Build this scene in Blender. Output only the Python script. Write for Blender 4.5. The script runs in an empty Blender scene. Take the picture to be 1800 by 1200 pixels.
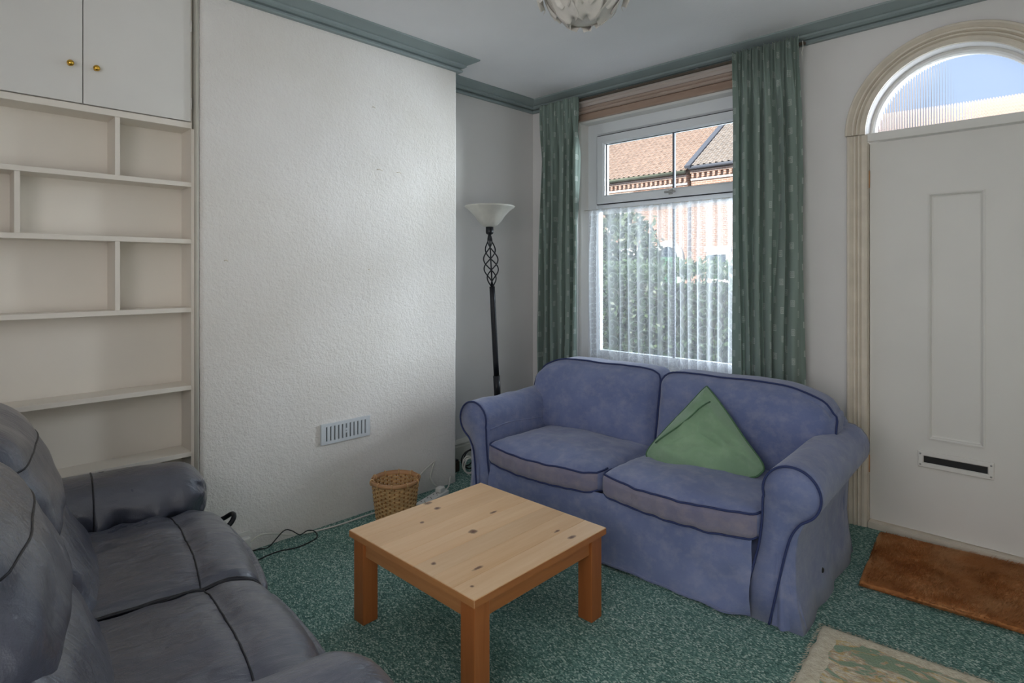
import bpy, bmesh, math, random
from mathutils import Vector, Matrix, noise
random.seed(7)
PI = math.pi
S = bpy.context.scene
COL = S.collection

# ------------------------------------------------------------------ camera, sky, sun, large lights, exposure
FPX, HORIZON, YAW = 1030.7, 477.5, 0.7711
cam_d = bpy.data.cameras.new('camera'); cam = bpy.data.objects.new('camera', cam_d); COL.objects.link(cam)
cam_d.sensor_width = 36.0; cam_d.lens = 36.0 * FPX / 1800.0
cam_d.shift_y = (HORIZON - 600.0) / 1800.0
cam_d.clip_start = 0.02; cam_d.clip_end = 200
cam.location = (3.2014, -3.5385, 1.3482); cam.rotation_euler = (PI/2, 0, YAW)
S.camera = cam

world = bpy.data.worlds.new('sky'); S.world = world; world.use_nodes = True
_b = world.node_tree.nodes['Background']
_b.inputs['Color'].default_value = (0.50, 0.68, 1.0, 1); _b.inputs['Strength'].default_value = 0.8

def light(name, typ, loc, rot, energy, color=(1, 1, 1), size=(1, 1)):
    d = bpy.data.lights.new(name, typ); o = bpy.data.objects.new(name, d); COL.objects.link(o)
    o.location = loc; o.rotation_euler = rot; d.energy = energy; d.color = color
    if typ == 'AREA': d.shape = 'RECTANGLE'; d.size, d.size_y = size
    return o
sun = light('sun', 'SUN', (0, -8, 12), (0, 0, 0), 9.5, (1.0, 0.94, 0.86))
sun.rotation_euler = Vector((0.50, 0.72, -0.62)).to_track_quat('-Z', 'Y').to_euler(); sun.data.angle = 0.02
# added area panels: two boost window daylight, one fills from an added rear opening
fill_f = light('daylight_fill_front', 'AREA', (-0.9, 2.7, 4.45), (0, 0, 0), 420, (0.84, 0.92, 1.0), (4.8, 2.2))
fill_f.rotation_euler = (Vector((1.4, -1.2, 0.9)) - fill_f.location).to_track_quat('-Z', 'Y').to_euler()
fill_s = light('daylight_fill_street', 'AREA', (5.2, 4.4, 2.0), (0, 0, 0), 1900, (0.88, 0.94, 1.0), (3.6, 3.2))
fill_s.rotation_euler = (Vector((0.6, -1.2, 1.5)) - fill_s.location).to_track_quat('-Z', 'Y').to_euler()
fill_r = light('fill_rear', 'AREA', (2.75, -4.72, 1.55), (PI/2, 0, 0), 27, (1.0, 0.91, 0.82), (1.9, 1.5))

S.view_settings.view_transform = 'Standard'; S.view_settings.look = 'None'
S.view_settings.gamma = 1.0; S.view_settings.use_curve_mapping = False
S.view_settings.exposure = 0.18

# ------------------------------------------------------------------ materials
def srgb(r, g, b):
    f = lambda c: (c/255/12.92) if c/255 <= 0.04045 else ((c/255+0.055)/1.055)**2.4
    return (f(r), f(g), f(b), 1)

class NT:
    def __init__(self, name):
        self.m = bpy.data.materials.new(name); self.m.use_nodes = True
        self.t = self.m.node_tree; self.N = self.t.nodes; self.L = self.t.links
        self.p = self.N['Principled BSDF']; self.out = self.N['Material Output']
    def n(self, typ, **kw):
        x = self.N.new(typ)
        for k, v in kw.items(): setattr(x, k, v)
        return x
    def link(self, a, b): self.L.new(a, b)
    def val(self, sock, v):
        if hasattr(v, 'is_linked') or isinstance(v, bpy.types.NodeSocket): self.link(v, sock)
        else: sock.default_value = v
    def math(self, op, a, b=0.0, c=None, clamp=False):
        x = self.n('ShaderNodeMath', operation=op); x.use_clamp = clamp
        self.val(x.inputs[0], a); self.val(x.inputs[1], b)
        if c is not None: self.val(x.inputs[2], c)
        return x.outputs[0]
    def coord(self, kind='Object', scale=(1, 1, 1), rot=(0, 0, 0)):
        c = self.n('ShaderNodeTexCoord'); m = self.n('ShaderNodeMapping')
        m.inputs['Scale'].default_value = scale; m.inputs['Rotation'].default_value = rot
        self.link(c.outputs[kind], m.inputs['Vector']); return m.outputs[0]
    def noise(self, scale, vec=None, detail=2.0, rough=0.5, dist=0.0):
        x = self.n('ShaderNodeTexNoise'); x.inputs['Scale'].default_value = scale
        x.inputs['Detail'].default_value = detail; x.inputs['Roughness'].default_value = rough
        x.inputs['Distortion'].default_value = dist
        if vec is not None: self.link(vec, x.inputs['Vector'])
        return x.outputs['Fac']
    def ramp(self, fac, stops, interp='LINEAR'):
        x = self.n('ShaderNodeValToRGB'); x.color_ramp.interpolation = interp; self.link(fac, x.inputs[0])
        e = x.color_ramp.elements
        while len(e) < len(stops): e.new(0.5)
        for i, (p, c) in enumerate(stops): e[i].position = p; e[i].color = c
        return x.outputs[0]
    def mix(self, fac, a, b, blend='MIX'):
        x = self.n('ShaderNodeMix', data_type='RGBA', blend_type=blend)
        self.val(x.inputs[0], fac); self.val(x.inputs[6], a); self.val(x.inputs[7], b); return x.outputs[2]
    def bump(self, h, strength=0.3, dist=0.01, normal=None):
        x = self.n('ShaderNodeBump'); x.inputs['Strength'].default_value = strength; x.inputs['Distance'].default_value = dist
        self.link(h, x.inputs['Height'])
        if normal is not None: self.link(normal, x.inputs['Normal'])
        self.link(x.outputs[0], self.p.inputs['Normal']); return x.outputs[0]
    def base(self, c): self.val(self.p.inputs['Base Color'], c)

def plain(name, col, rough=0.6, metal=0.0, var=0.0, vscale=3.0, bump=None, spec=0.5):
    t = NT(name); t.p.inputs['Roughness'].default_value = rough; t.p.inputs['Metallic'].default_value = metal
    t.p.inputs['Specular IOR Level'].default_value = spec
    if var:
        v = t.coord(); f = t.noise(vscale, v, 4)
        lo = tuple(c*(1-var) for c in col[:3])+(1,); hi = tuple(min(1, c*(1+var)) for c in col[:3])+(1,)
        t.base(t.ramp(f, [(0.3, lo), (0.7, hi)]))
    else: t.base(col)
    if bump:
        sc, st, di = bump; t.bump(t.noise(sc, t.coord(), 3), st, di)
    return t.m

M = {}
M['wall'] = plain('painted_plaster', srgb(222, 220, 218), 0.75, var=0.03, vscale=2.2, bump=(90, 0.12, 0.002))
def woodchip():
    t = NT('woodchip_paper'); t.p.inputs['Roughness'].default_value = 0.7
    v = t.coord(); a = t.noise(95, v, 3, 0.6); b = t.noise(34, v, 2)
    h = t.math('ADD', t.math('MULTIPLY', a, 0.7), t.math('MULTIPLY', b, 0.6))
    t.base(t.ramp(t.noise(1.6, v, 3), [(0.35, srgb(226, 222, 216)), (0.7, srgb(236, 233, 230))]))
    t.bump(h, 0.75, 0.009); return t.m
M['woodchip'] = woodchip()
M['ceiling'] = plain('ceiling_paper', srgb(236, 236, 238), 0.85, var=0.02, bump=(70, 0.25, 0.004))
M['cornice'] = plain('grey_green_gloss', srgb(140, 153, 153), 0.45, var=0.05, vscale=6)
M['gloss'] = plain('white_gloss', srgb(226, 224, 219), 0.38, var=0.02, vscale=4, bump=(25, 0.04, 0.002))
M['shelfpaint'] = plain('shelf_paint', srgb(232, 225, 214), 0.5, var=0.03, vscale=3, bump=(30, 0.05, 0.002))
M['skirting'] = plain('skirting_paint', srgb(205, 203, 192), 0.45, var=0.06, vscale=9)
M['architrave'] = plain('worn_cream_paint', srgb(216, 206, 190), 0.5, var=0.07, vscale=12, bump=(60, 0.1, 0.002))
M['door'] = plain('door_paint', srgb(224, 222, 217), 0.45, var=0.025, vscale=3.0, bump=(18, 0.06, 0.003))
M['upvc'] = plain('white_upvc', srgb(232, 236, 240), 0.3)
M['gasket'] = plain('dark_gasket', srgb(40, 42, 46), 0.6)
M['black'] = plain('black_void', srgb(14, 14, 16), 0.5)
M['brass'] = plain('brass', srgb(212, 168, 70), 0.22, 1.0)
M['steel'] = plain('steel', srgb(170, 170, 168), 0.35, 1.0)
M['iron'] = plain('black_iron', srgb(26, 28, 34), 0.38, 0.3)
M['white_plastic'] = plain('white_plastic', srgb(225, 225, 222), 0.4)
M['white_cable'] = plain('white_cable', srgb(222, 220, 212), 0.45)
M['black_cable'] = plain('black_cable', srgb(20, 22, 26), 0.5)
M['vent'] = plain('vent_plastic', srgb(214, 220, 226), 0.4)
M['trackwood'] = plain('brown_track', srgb(84, 74, 62), 0.5)
def carpet():
    t = NT('green_carpet'); t.p.inputs['Roughness'].default_value = 0.95; t.p.inputs['Specular IOR Level'].default_value = 0.15
    v = t.coord('Object', (1, 1, 1), (0, 0, 0.6)); vs = t.coord('Object', (140, 240, 100), (0, 0, 0.75))
    vo = t.n('ShaderNodeTexVoronoi'); vo.inputs['Scale'].default_value = 1.0; t.link(vs, vo.inputs['Vector'])
    sep = t.n('ShaderNodeSeparateColor'); t.link(vo.outputs['Color'], sep.inputs[0])
    spk = t.ramp(sep.outputs[0], [(0.0, srgb(76, 110, 104)), (0.45, srgb(108, 144, 136)), (0.74, srgb(134, 168, 158)), (0.84, srgb(168, 192, 182)), (1.0, srgb(204, 218, 210))])
    big = t.noise(1.4, v, 3); tint = t.ramp(big, [(0.3, (0.80, 0.88, 0.86, 1)), (0.7, (1.06, 1.05, 1.06, 1))])
    t.base(t.mix(1.0, spk, tint, 'MULTIPLY'))
    h = t.math('ADD', vo.outputs['Distance'], t.noise(160, v, 2)); t.bump(h, 0.6, 0.006); return t.m
M['carpet'] = carpet()
def fabric(name, lo, hi, worn, wornamt=0.35, weave=420):
    t = NT(name); t.p.inputs['Roughness'].default_value = 0.9; t.p.inputs['Specular IOR Level'].default_value = 0.2
    t.p.inputs['Sheen Weight'].default_value = 0.35; t.p.inputs['Sheen Roughness'].default_value = 0.5
    v = t.coord(); f = t.noise(3.2, v, 5, 0.6); g = t.noise(17, t.coord('Object', (1, 1, 1.2)), 4, 0.65)
    c = t.ramp(f, [(0.3, lo), (0.7, hi)])
    w = t.math('MULTIPLY', t.ramp(g, [(0.45, (0, 0, 0, 1)), (0.75, (1, 1, 1, 1))]), wornamt)
    t.base(t.mix(w, c, worn))
    h = t.math('ADD', t.math('MULTIPLY', t.noise(weave, v, 1), 0.25), t.math('MULTIPLY', t.noise(15, t.coord('Object', (1.2, 1, 1)), 3, 0.55, 0.9), 0.9))
    t.bump(h, 0.25, 0.010); return t.m
M['blue'] = fabric('blue_loose_cover', srgb(100, 112, 152), srgb(124, 135, 174), srgb(166, 168, 184))
M['blue_grey'] = fabric('soiled_blue_cover', srgb(112, 112, 140), srgb(134, 130, 146), srgb(160, 150, 152), 0.4)
M['blue_pipe'] = plain('navy_piping', srgb(44, 56, 100), 0.85)
M['greenpad'] = fabric('green_cotton', srgb(122, 154, 124), srgb(140, 172, 140), srgb(164, 190, 160), 0.25)
M['greenpipe'] = plain('green_seam', srgb(76, 112, 82), 0.85)
def leather():
    t = NT('navy_leather'); t.p.inputs['Specular IOR Level'].default_value = 0.8
    t.p.inputs['Coat Weight'].default_value = 0.5; t.p.inputs['Coat Roughness'].default_value = 0.3
    v = t.coord(); t.base(t.ramp(t.noise(2.6, v, 4), [(0.3, srgb(64, 68, 86)), (0.7, srgb(86, 89, 103))]))
    cr = t.noise(7.0, t.coord('Object', (1.5, 1, 1.3), (0, 0, 0.35)), 1.2, 0.45, 0.8)
    vo = t.n('ShaderNodeTexVoronoi'); vo.inputs['Scale'].default_value = 330; t.link(v, vo.inputs['Vector'])
    cr2 = t.noise(15.0, t.coord('Object', (2.4, 0.8, 1.0), (0, 0, 0.5)), 1.0, 0.5, 1.5)
    h = t.math('ADD', t.math('ADD', cr, t.math('MULTIPLY', cr2, 0.28)), t.math('MULTIPLY', vo.outputs['Distance'], 0.03))
    t.bump(h, 0.5, 0.03)
    t.link(t.ramp(t.noise(6, v, 3), [(0.3, (0.26,)*3+(1,)), (0.7, (0.42,)*3+(1,))]), t.p.inputs['Roughness']); return t.m
M['leather'] = leather()
M['leather_pipe'] = plain('dark_seam', srgb(16, 18, 30), 0.45)
def pine(name, lo, hi, knots=(), axis='y', dark=srgb(92, 52, 40)):
    t = NT(name); t.p.inputs['Roughness'].default_value = 0.42
    sc = {'y': (1, 0.07, 1), 'z': (1, 1, 0.07), 'x': (0.07, 1, 1)}[axis]
    oi = t.n('ShaderNodeObjectInfo'); v0 = t.coord('Object', sc)
    off = t.n('ShaderNodeVectorMath', operation='ADD'); sc2 = t.n('ShaderNodeCombineXYZ')
    r7 = t.math('MULTIPLY', oi.outputs['Random'], 7.0)
    for k in range(3): t.link(r7, sc2.inputs[k])
    t.link(v0, off.inputs[0]); t.link(sc2.outputs[0], off.inputs[1]); v = off.outputs[0]
    g = t.noise(42, v, 4, 0.6, 0.8); g2 = t.noise(7, v, 2, 0.5, 0.5)
    c = t.mix(0.55, t.ramp(g, [(0.3, lo), (0.72, hi)]), t.ramp(g2, [(0.3, lo), (0.7, hi)]))
    tone = t.math('MULTIPLY_ADD', oi.outputs['Random'], 0.16, 0.92)
    tc = t.n('ShaderNodeCombineColor')
    for k in range(3): t.link(tone, tc.inputs[k])
    c = t.mix(1.0, c, tc.outputs[0], 'MULTIPLY')
    if knots:
        co = t.n('ShaderNodeTexCoord'); sp = t.n('ShaderNodeSeparateXYZ'); t.link(co.outputs['Object'], sp.inputs[0])
        wob = t.math('MULTIPLY', t.math('SUBTRACT', t.noise(60, t.coord(), 2), 0.5), 0.9)
        acc = None
        for kx, ky, rx, ry in knots:
            dx = t.math('DIVIDE', t.math('SUBTRACT', sp.outputs[0], kx), rx); dy = t.math('DIVIDE', t.math('SUBTRACT', sp.outputs[1], ky), ry)
            d = t.math('SQRT', t.math('ADD', t.math('MULTIPLY', dx, dx), t.math('MULTIPLY', dy, dy)))
            acc = d if acc is None else t.math('MINIMUM', acc, d)
        acc = t.math('ADD', acc, wob)
        f = t.ramp(acc, [(0.0, (1, 1, 1, 1)), (0.55, (0.75,)*3+(1,)), (0.95, (0.06,)*3+(1,)), (1.0, (0, 0, 0, 1))])
        c = t.mix(f, c, dark)
    t.base(c); t.bump(g, 0.06, 0.003); return t.m
KN = [(-.342, .022, .011, .022), (-.269, .016, .012, .015), (-.204, -.115, .008, .009), (.005, -.031, .015, .018), (.088, -.293, .009, .010),
      (-.068, .15, .007, .02), (.31, .191, .009, .02), (.237, .196, .006, .016), (.221, -.21, .007, .022), (.291, -.301, .006, .007)]
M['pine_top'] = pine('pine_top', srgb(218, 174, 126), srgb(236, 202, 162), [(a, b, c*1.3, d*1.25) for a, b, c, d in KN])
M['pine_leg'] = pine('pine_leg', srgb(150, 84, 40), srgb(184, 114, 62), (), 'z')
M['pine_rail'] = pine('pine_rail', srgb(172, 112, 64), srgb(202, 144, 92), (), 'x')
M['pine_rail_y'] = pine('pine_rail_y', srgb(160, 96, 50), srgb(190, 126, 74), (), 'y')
M['bare_wood'] = pine('stripped_wood', srgb(146, 118, 102), srgb(190, 164, 146), (), 'x')
M['bare_wood_mid'] = pine('stripped_wood_mid', srgb(172, 150, 136), srgb(208, 190, 178), (), 'x')
M['bare_wood_pale'] = pine('half_painted_wood', srgb(196, 184, 176), srgb(222, 212, 206), (), 'x')
M['cane'] = plain('split_bamboo', srgb(206, 168, 118), 0.5, var=0.22, vscale=40)
M['cane_rim'] = plain('bamboo_hoop', srgb(184, 138, 96), 0.4, var=0.12, vscale=12)
M['cane_dark'] = plain('bamboo_stake', srgb(158, 110, 60), 0.5, var=0.15, vscale=30)
def cloth_shell(name, col, transl=0.35, alpha=None):
    t = NT(name); return t
def curtain_mat():
    t = NT('green_curtain_cloth'); t.p.inputs['Roughness'].default_value = 0.75; t.p.inputs['Sheen Weight'].default_value = 0.25
    uv = t.n('ShaderNodeUVMap'); sp = t.n('ShaderNodeSeparateXYZ'); t.link(uv.outputs[0], sp.inputs[0])
    def squares(px, py, oy, ox):
        a = t.math('ADD', t.math('DIVIDE', sp.outputs[0], px), ox); col = t.math('FLOOR', a)
        b = t.math('ADD', t.math('ADD', t.math('DIVIDE', sp.outputs[1], py), t.math('MULTIPLY', col, 0.37)), oy)
        fx = t.math('MULTIPLY', t.math('SUBTRACT', t.math('FRACT', a), 0.5), px)
        fy = t.math('MULTIPLY', t.math('SUBTRACT', t.math('FRACT', b), 0.5), py)
        d = t.math('MAXIMUM', t.math('ABSOLUTE', fx), t.math('ABSOLUTE', fy))
        inside = t.math('LESS_THAN', d, 0.0185)
        ring = t.math('LESS_THAN', t.math('FRACT', t.math('DIVIDE', t.math('ADD', d, 0.0015), 0.008)), 0.36)
        return t.math('MULTIPLY', inside, ring), inside
    r1, i1 = squares(0.080, 0.160, 0.1, 0.2)
    pat = t.math('ADD', t.math('MULTIPLY', i1, 0.16), t.math('MULTIPLY', r1, 0.7), clamp=True)
    c = t.mix(pat, srgb(158, 176, 167), srgb(228, 235, 228))
    t.base(c); v = t.coord(); t.bump(t.noise(260, v, 2), 0.12, 0.003)
    tr = t.n('ShaderNodeBsdfTranslucent'); t.link(c, tr.inputs['Color'])
    ms = t.n('ShaderNodeMixShader'); ms.inputs[0].default_value = 0.40
    t.link(t.p.outputs[0], ms.inputs[1]); t.link(tr.outputs[0], ms.inputs[2]); t.link(ms.outputs[0], t.out.inputs['Surface']); return t.m
M['curtain'] = curtain_mat()
def lace_mat():
    t = NT('white_lace_net'); uv = t.n('ShaderNodeUVMap'); sp = t.n('ShaderNodeSeparateXYZ'); t.link(uv.outputs[0], sp.inputs[0])
    def spirals(cell, ox, oy, turns, sgn):
        a = t.math('ADD', t.math('DIVIDE', sp.outputs[0], cell), ox); col = t.math('FLOOR', a)
        b = t.math('ADD', t.math('ADD', t.math('DIVIDE', sp.outputs[1], cell), t.math('MULTIPLY', col, 0.5)), oy)
        x = t.math('SUBTRACT', t.math('FRACT', a), 0.5); y = t.math('SUBTRACT', t.math('FRACT', b), 0.5)
        r = t.math('SQRT', t.math('ADD', t.math('MULTIPLY', x, x), t.math('MULTIPLY', y, y)))
        th = t.math('DIVIDE', t.math('ARCTAN2', y, x), 2*PI*sgn)
        k = t.math('FRACT', t.math('ADD', t.math('MULTIPLY', r, turns), th))
        line = t.math('LESS_THAN', t.math('ABSOLUTE', t.math('SUBTRACT', k, 0.5)), 0.13)
        return t.math('MULTIPLY', line, t.math('LESS_THAN', r, 0.46))
    s1 = spirals(0.115, 0.0, 0.2, 3.4, 1); s2 = spirals(0.07, 0.37, 0.6, 3.0, -1)
    top = t.math('GREATER_THAN', sp.outputs[1], 1.772)
    den = t.math('ADD', t.math('ADD', 0.27, t.math('MULTIPLY', s1, 0.13)), t.math('ADD', t.math('MULTIPLY', s2, 0.07), t.math('ADD', 0.0, t.math('MULTIPLY', top, 0.35))), clamp=True)
    g = t.n('ShaderNodeNewGeometry')     # threads stack up where the net turns edge-on in a fold
    lw = t.n('ShaderNodeLayerWeight'); lw.inputs['Blend'].default_value = 0.35
    den = t.math('ADD', den, t.math('MULTIPLY', lw.outputs['Facing'], 0.6), clamp=True)
    df = t.n('ShaderNodeBsdfDiffuse'); df.inputs['Color'].default_value = srgb(236, 240, 246)
    tl = t.n('ShaderNodeBsdfTranslucent'); tl.inputs['Color'].default_value = srgb(236, 240, 246)
    a = t.n('ShaderNodeMixShader'); a.inputs[0].default_value = 0.55; t.link(df.outputs[0], a.inputs[1]); t.link(tl.outputs[0], a.inputs[2])
    tp = t.n('ShaderNodeBsdfTransparent'); ms = t.n('ShaderNodeMixShader')
    t.link(den, ms.inputs[0]); t.link(tp.outputs[0], ms.inputs[1]); t.link(a.outputs[0], ms.inputs[2]); t.link(ms.outputs[0], t.out.inputs['Surface']); return t.m
M['lace'] = lace_mat()
def clear_glass(name='clear_glass'):
    t = NT(name); tp = t.n('ShaderNodeBsdfTransparent'); tp.inputs['Color'].default_value = (0.95, 0.97, 0.97, 1)
    gl = t.n('ShaderNodeBsdfGlossy'); gl.inputs['Roughness'].default_value = 0.02
    fr = t.n('ShaderNodeFresnel'); fr.inputs['IOR'].default_value = 1.45
    ms = t.n('ShaderNodeMixShader'); t.link(fr.outputs[0], ms.inputs[0]); t.link(tp.outputs[0], ms.inputs[1]); t.link(gl.outputs[0], ms.inputs[2])
    t.link(ms.outputs[0], t.out.inputs['Surface']); return t.m
M['glass'] = clear_glass()
def reeded():
    t = NT('reeded_glass'); rf = t.n('ShaderNodeBsdfRefraction'); rf.inputs['Roughness'].default_value = 0.04; rf.inputs['IOR'].default_value = 1.18
    tl = t.n('ShaderNodeBsdfTranslucent'); tl.inputs['Color'].default_value = (0.95, 0.97, 1, 1)
    ms = t.n('ShaderNodeMixShader'); ms.inputs[0].default_value = 0.015
    t.link(rf.outputs[0], ms.inputs[1]); t.link(tl.outputs[0], ms.inputs[2]); t.link(ms.outputs[0], t.out.inputs['Surface']); return t.m
M['reeded'] = reeded()
def milky(name, col, transl):
    t = NT(name); t.p.inputs['Roughness'].default_value = 0.3; v = t.coord()
    c = t.ramp(t.noise(9, v, 4, 0.6, 0.6), [(0.35, tuple(x*0.86 for x in col[:3])+(1,)), (0.7, col)]); t.base(c)
    tl = t.n('ShaderNodeBsdfTranslucent'); t.link(c, tl.inputs['Color']); ms = t.n('ShaderNodeMixShader'); ms.inputs[0].default_value = transl
    t.link(t.p.outputs[0], ms.inputs[1]); t.link(tl.outputs[0], ms.inputs[2]); t.link(ms.outputs[0], t.out.inputs['Surface']); return t.m
M['alabaster'] = milky('alabaster_glass', srgb(236, 234, 226), 0.35)
M['petal'] = milky('white_petal_plastic', srgb(240, 236, 230), 0.3)
def rug_mat():
    t = NT('cream_patterned_rug'); t.p.inputs['Roughness'].default_value = 0.95; t.p.inputs['Specular IOR Level'].default_value = 0.1
    co = t.n('ShaderNodeTexCoord'); sp = t.n('ShaderNodeSeparateXYZ'); t.link(co.outputs['Object'], sp.inputs[0])
    v = t.coord('Object', (1, 1, 1)); vs = t.coord('Object', (1.0, 2.2, 1), (0, 0, 0.5))
    cream = t.ramp(t.noise(55, v, 3), [(0.3, srgb(206, 196, 172)), (0.7, srgb(232, 226, 206))])
    n1 = t.noise(7.5, vs, 3, 0.55, 1.4); n2 = t.noise(10, vs, 3, 0.55, 2.2)
    gm = t.ramp(n1, [(0.52, (0, 0, 0, 1)), (0.56, (1, 1, 1, 1))]); om = t.ramp(n2, [(0.52, (0, 0, 0, 1)), (0.58, (1, 1, 1, 1))])
    em = t.ramp(n1, [(0.47, (0, 0, 0, 1)), (0.50, (1, 1, 1, 1)), (0.52, (1, 1, 1, 1)), (0.55, (0, 0, 0, 1))])
    c = t.mix(t.math('MULTIPLY', om, 0.8), cream, srgb(214, 190, 130)); c = t.mix(t.math('MULTIPLY', em, 0.5), c, srgb(176, 136, 104)); c = t.mix(t.math('MULTIPLY', gm, 0.9), c, srgb(140, 164, 140))
    # plain border: distance to the edge of the rug (local 0..0.85, 0..-1.35)
    dx = t.math('MINIMUM', sp.outputs[0], t.math('SUBTRACT', 0.85, sp.outputs[0])); dy = t.math('MINIMUM', t.math('MULTIPLY', sp.outputs[1], -1), t.math('ADD', sp.outputs[1], 1.35))
    d = t.math('ADD', t.math('MINIMUM', dx, dy), t.math('MULTIPLY', t.math('SUBTRACT', t.noise(14, v, 2), 0.5), 0.05))
    f = t.math('GREATER_THAN', d, 0.065)
    t.base(t.mix(f, cream, c)); t.bump(t.noise(150, v, 3), 0.7, 0.008); return t.m
M['rug'] = rug_mat()
def fur_mat():
    t = NT('brown_pile'); t.p.inputs['Roughness'].default_value = 0.8; v = t.coord()
    c = t.ramp(t.noise(5, v, 4, 0.6), [(0.3, srgb(158, 96, 50)), (0.5, srgb(190, 128, 74)), (0.72, srgb(212, 162, 112))]); t.base(c)
    t.bump(t.noise(120, v, 3), 0.5, 0.01); return t.m
M['fur'] = fur_mat()
def brick_mat(name, c1, c2, mortar):
    t = NT(name); t.p.inputs['Roughness'].default_value = 0.9
    co = t.n('ShaderNodeTexCoord'); sp = t.n('ShaderNodeSeparateXYZ'); t.link(co.outputs['Object'], sp.inputs[0])
    cb = t.n('ShaderNodeCombineXYZ'); t.link(sp.outputs[0], cb.inputs[0]); t.link(sp.outputs[2], cb.inputs[1])
    b = t.n('ShaderNodeTexBrick'); t.link(cb.outputs[0], b.inputs['Vector']); b.inputs['Scale'].default_value = 1.0
    b.inputs['Color1'].default_value = c1; b.inputs['Color2'].default_value = c2; b.inputs['Mortar'].default_value = mortar
    b.inputs['Brick Width'].default_value = 0.23; b.inputs['Row Height'].default_value = 0.078; b.inputs['Mortar Size'].default_value = 0.009
    t.base(b.outputs['Color']); return t.m
M['brick'] = brick_mat('red_brick', srgb(178, 140, 120), srgb(156, 118, 100), srgb(200, 188, 176))
M['tile_red'] = plain('clay_pantile', srgb(178, 154, 138), 0.85, var=0.22, vscale=5)
M['tile_grey'] = plain('grey_pantile', srgb(166, 154, 144), 0.85, var=0.22, vscale=5)
M['lead'] = plain('lead_flashing', srgb(92, 96, 106), 0.6)
M['gutter'] = plain('green_gutter', srgb(120, 124, 104), 0.6, var=0.2, vscale=4)
M['gutter_dark'] = plain('dark_gutter', srgb(84, 88, 98), 0.6)
M['stone'] = plain('white_render', srgb(232, 230, 224), 0.8)
M['darkpane'] = plain('dark_window_glass', srgb(60, 72, 84), 0.1)
M['greenpaint'] = plain('green_door_paint', srgb(70, 120, 92), 0.5)
M['asphalt'] = plain('asphalt', srgb(128, 130, 134), 0.9, var=0.1, vscale=2)
def leaf_mat(name, lo, hi):
    t = NT(name); t.p.inputs['Roughness'].default_value = 0.45; oi = t.n('ShaderNodeNewGeometry')
    c = t.ramp(oi.outputs['Random Per Island'], [(0.0, lo), (1.0, hi)]); t.base(c)
    tl = t.n('ShaderNodeBsdfTranslucent'); t.link(c, tl.inputs['Color']); ms = t.n('ShaderNodeMixShader'); ms.inputs[0].default_value = 0.3
    t.link(t.p.outputs[0], ms.inputs[1]); t.link(tl.outputs[0], ms.inputs[2]); t.link(ms.outputs[0], t.out.inputs['Surface']); return t.m
M['leaf'] = leaf_mat('privet_leaf', srgb(40, 58, 42), srgb(104, 124, 88))
M['leaf2'] = leaf_mat('shrub_leaf', srgb(54, 70, 56), srgb(128, 142, 112))
M['twig'] = plain('dark_twigs', srgb(48, 50, 40), 0.9)

# ------------------------------------------------------------------ geometry helpers
def tag(o, label, cat=None, group=None, kind=None):
    o['label'] = label
    if cat: o['category'] = cat
    if group: o['group'] = group
    if kind: o['kind'] = kind
    return o
def mesh(name, v, f, mat, parent=None, smooth=False, uvs=None):
    me = bpy.data.meshes.new(name); me.from_pydata([tuple(p) for p in v], [], f)
    me.materials.append(M[mat] if isinstance(mat, str) else mat)
    if smooth: me.polygons.foreach_set('use_smooth', [True]*len(me.polygons))
    if uvs:
        l = me.uv_layers.new(name='UVMap')
        for lp in me.loops: l.data[lp.index].uv = uvs[lp.vertex_index]
    me.update(); o = bpy.data.objects.new(name, me); COL.objects.link(o)
    if parent: o.parent = parent
    return o
def fixn(o):
    bm = bmesh.new(); bm.from_mesh(o.data); bmesh.ops.recalc_face_normals(bm, faces=bm.faces); bm.to_mesh(o.data); bm.free(); return o
def empty(name, loc=(0, 0, 0), rz=0.0):
    o = bpy.data.objects.new(name, None); COL.objects.link(o); o.location = loc; o.rotation_euler = (0, 0, rz); o.empty_display_size = 0.1; return o
def boxes_vf(bs):
    v, f = [], []
    for (x0, x1, y0, y1, z0, z1) in bs:
        b = len(v); v += [(x0,y0,z0),(x1,y0,z0),(x1,y1,z0),(x0,y1,z0),(x0,y0,z1),(x1,y0,z1),(x1,y1,z1),(x0,y1,z1)]
        f += [(b,b+3,b+2,b+1),(b+4,b+5,b+6,b+7),(b,b+1,b+5,b+4),(b+1,b+2,b+6,b+5),(b+2,b+3,b+7,b+6),(b+3,b,b+4,b+7)]
    return v, f
def box(name, b, mat, parent=None, bev=0.003, seg=2):
    v, f = boxes_vf([b]); o = mesh(name, v, f, mat, parent)
    if bev:
        bm = bmesh.new(); bm.from_mesh(o.data)
        bmesh.ops.bevel(bm, geom=list(bm.edges), offset=bev, segments=seg, affect='EDGES', profile=0.5)
        bm.to_mesh(o.data); bm.free(); 
        for p in o.data.polygons: p.use_smooth = False
    return o
def boxes(name, bs, mat, parent=None):
    v, f = boxes_vf(bs); return mesh(name, v, f, mat, parent)
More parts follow.
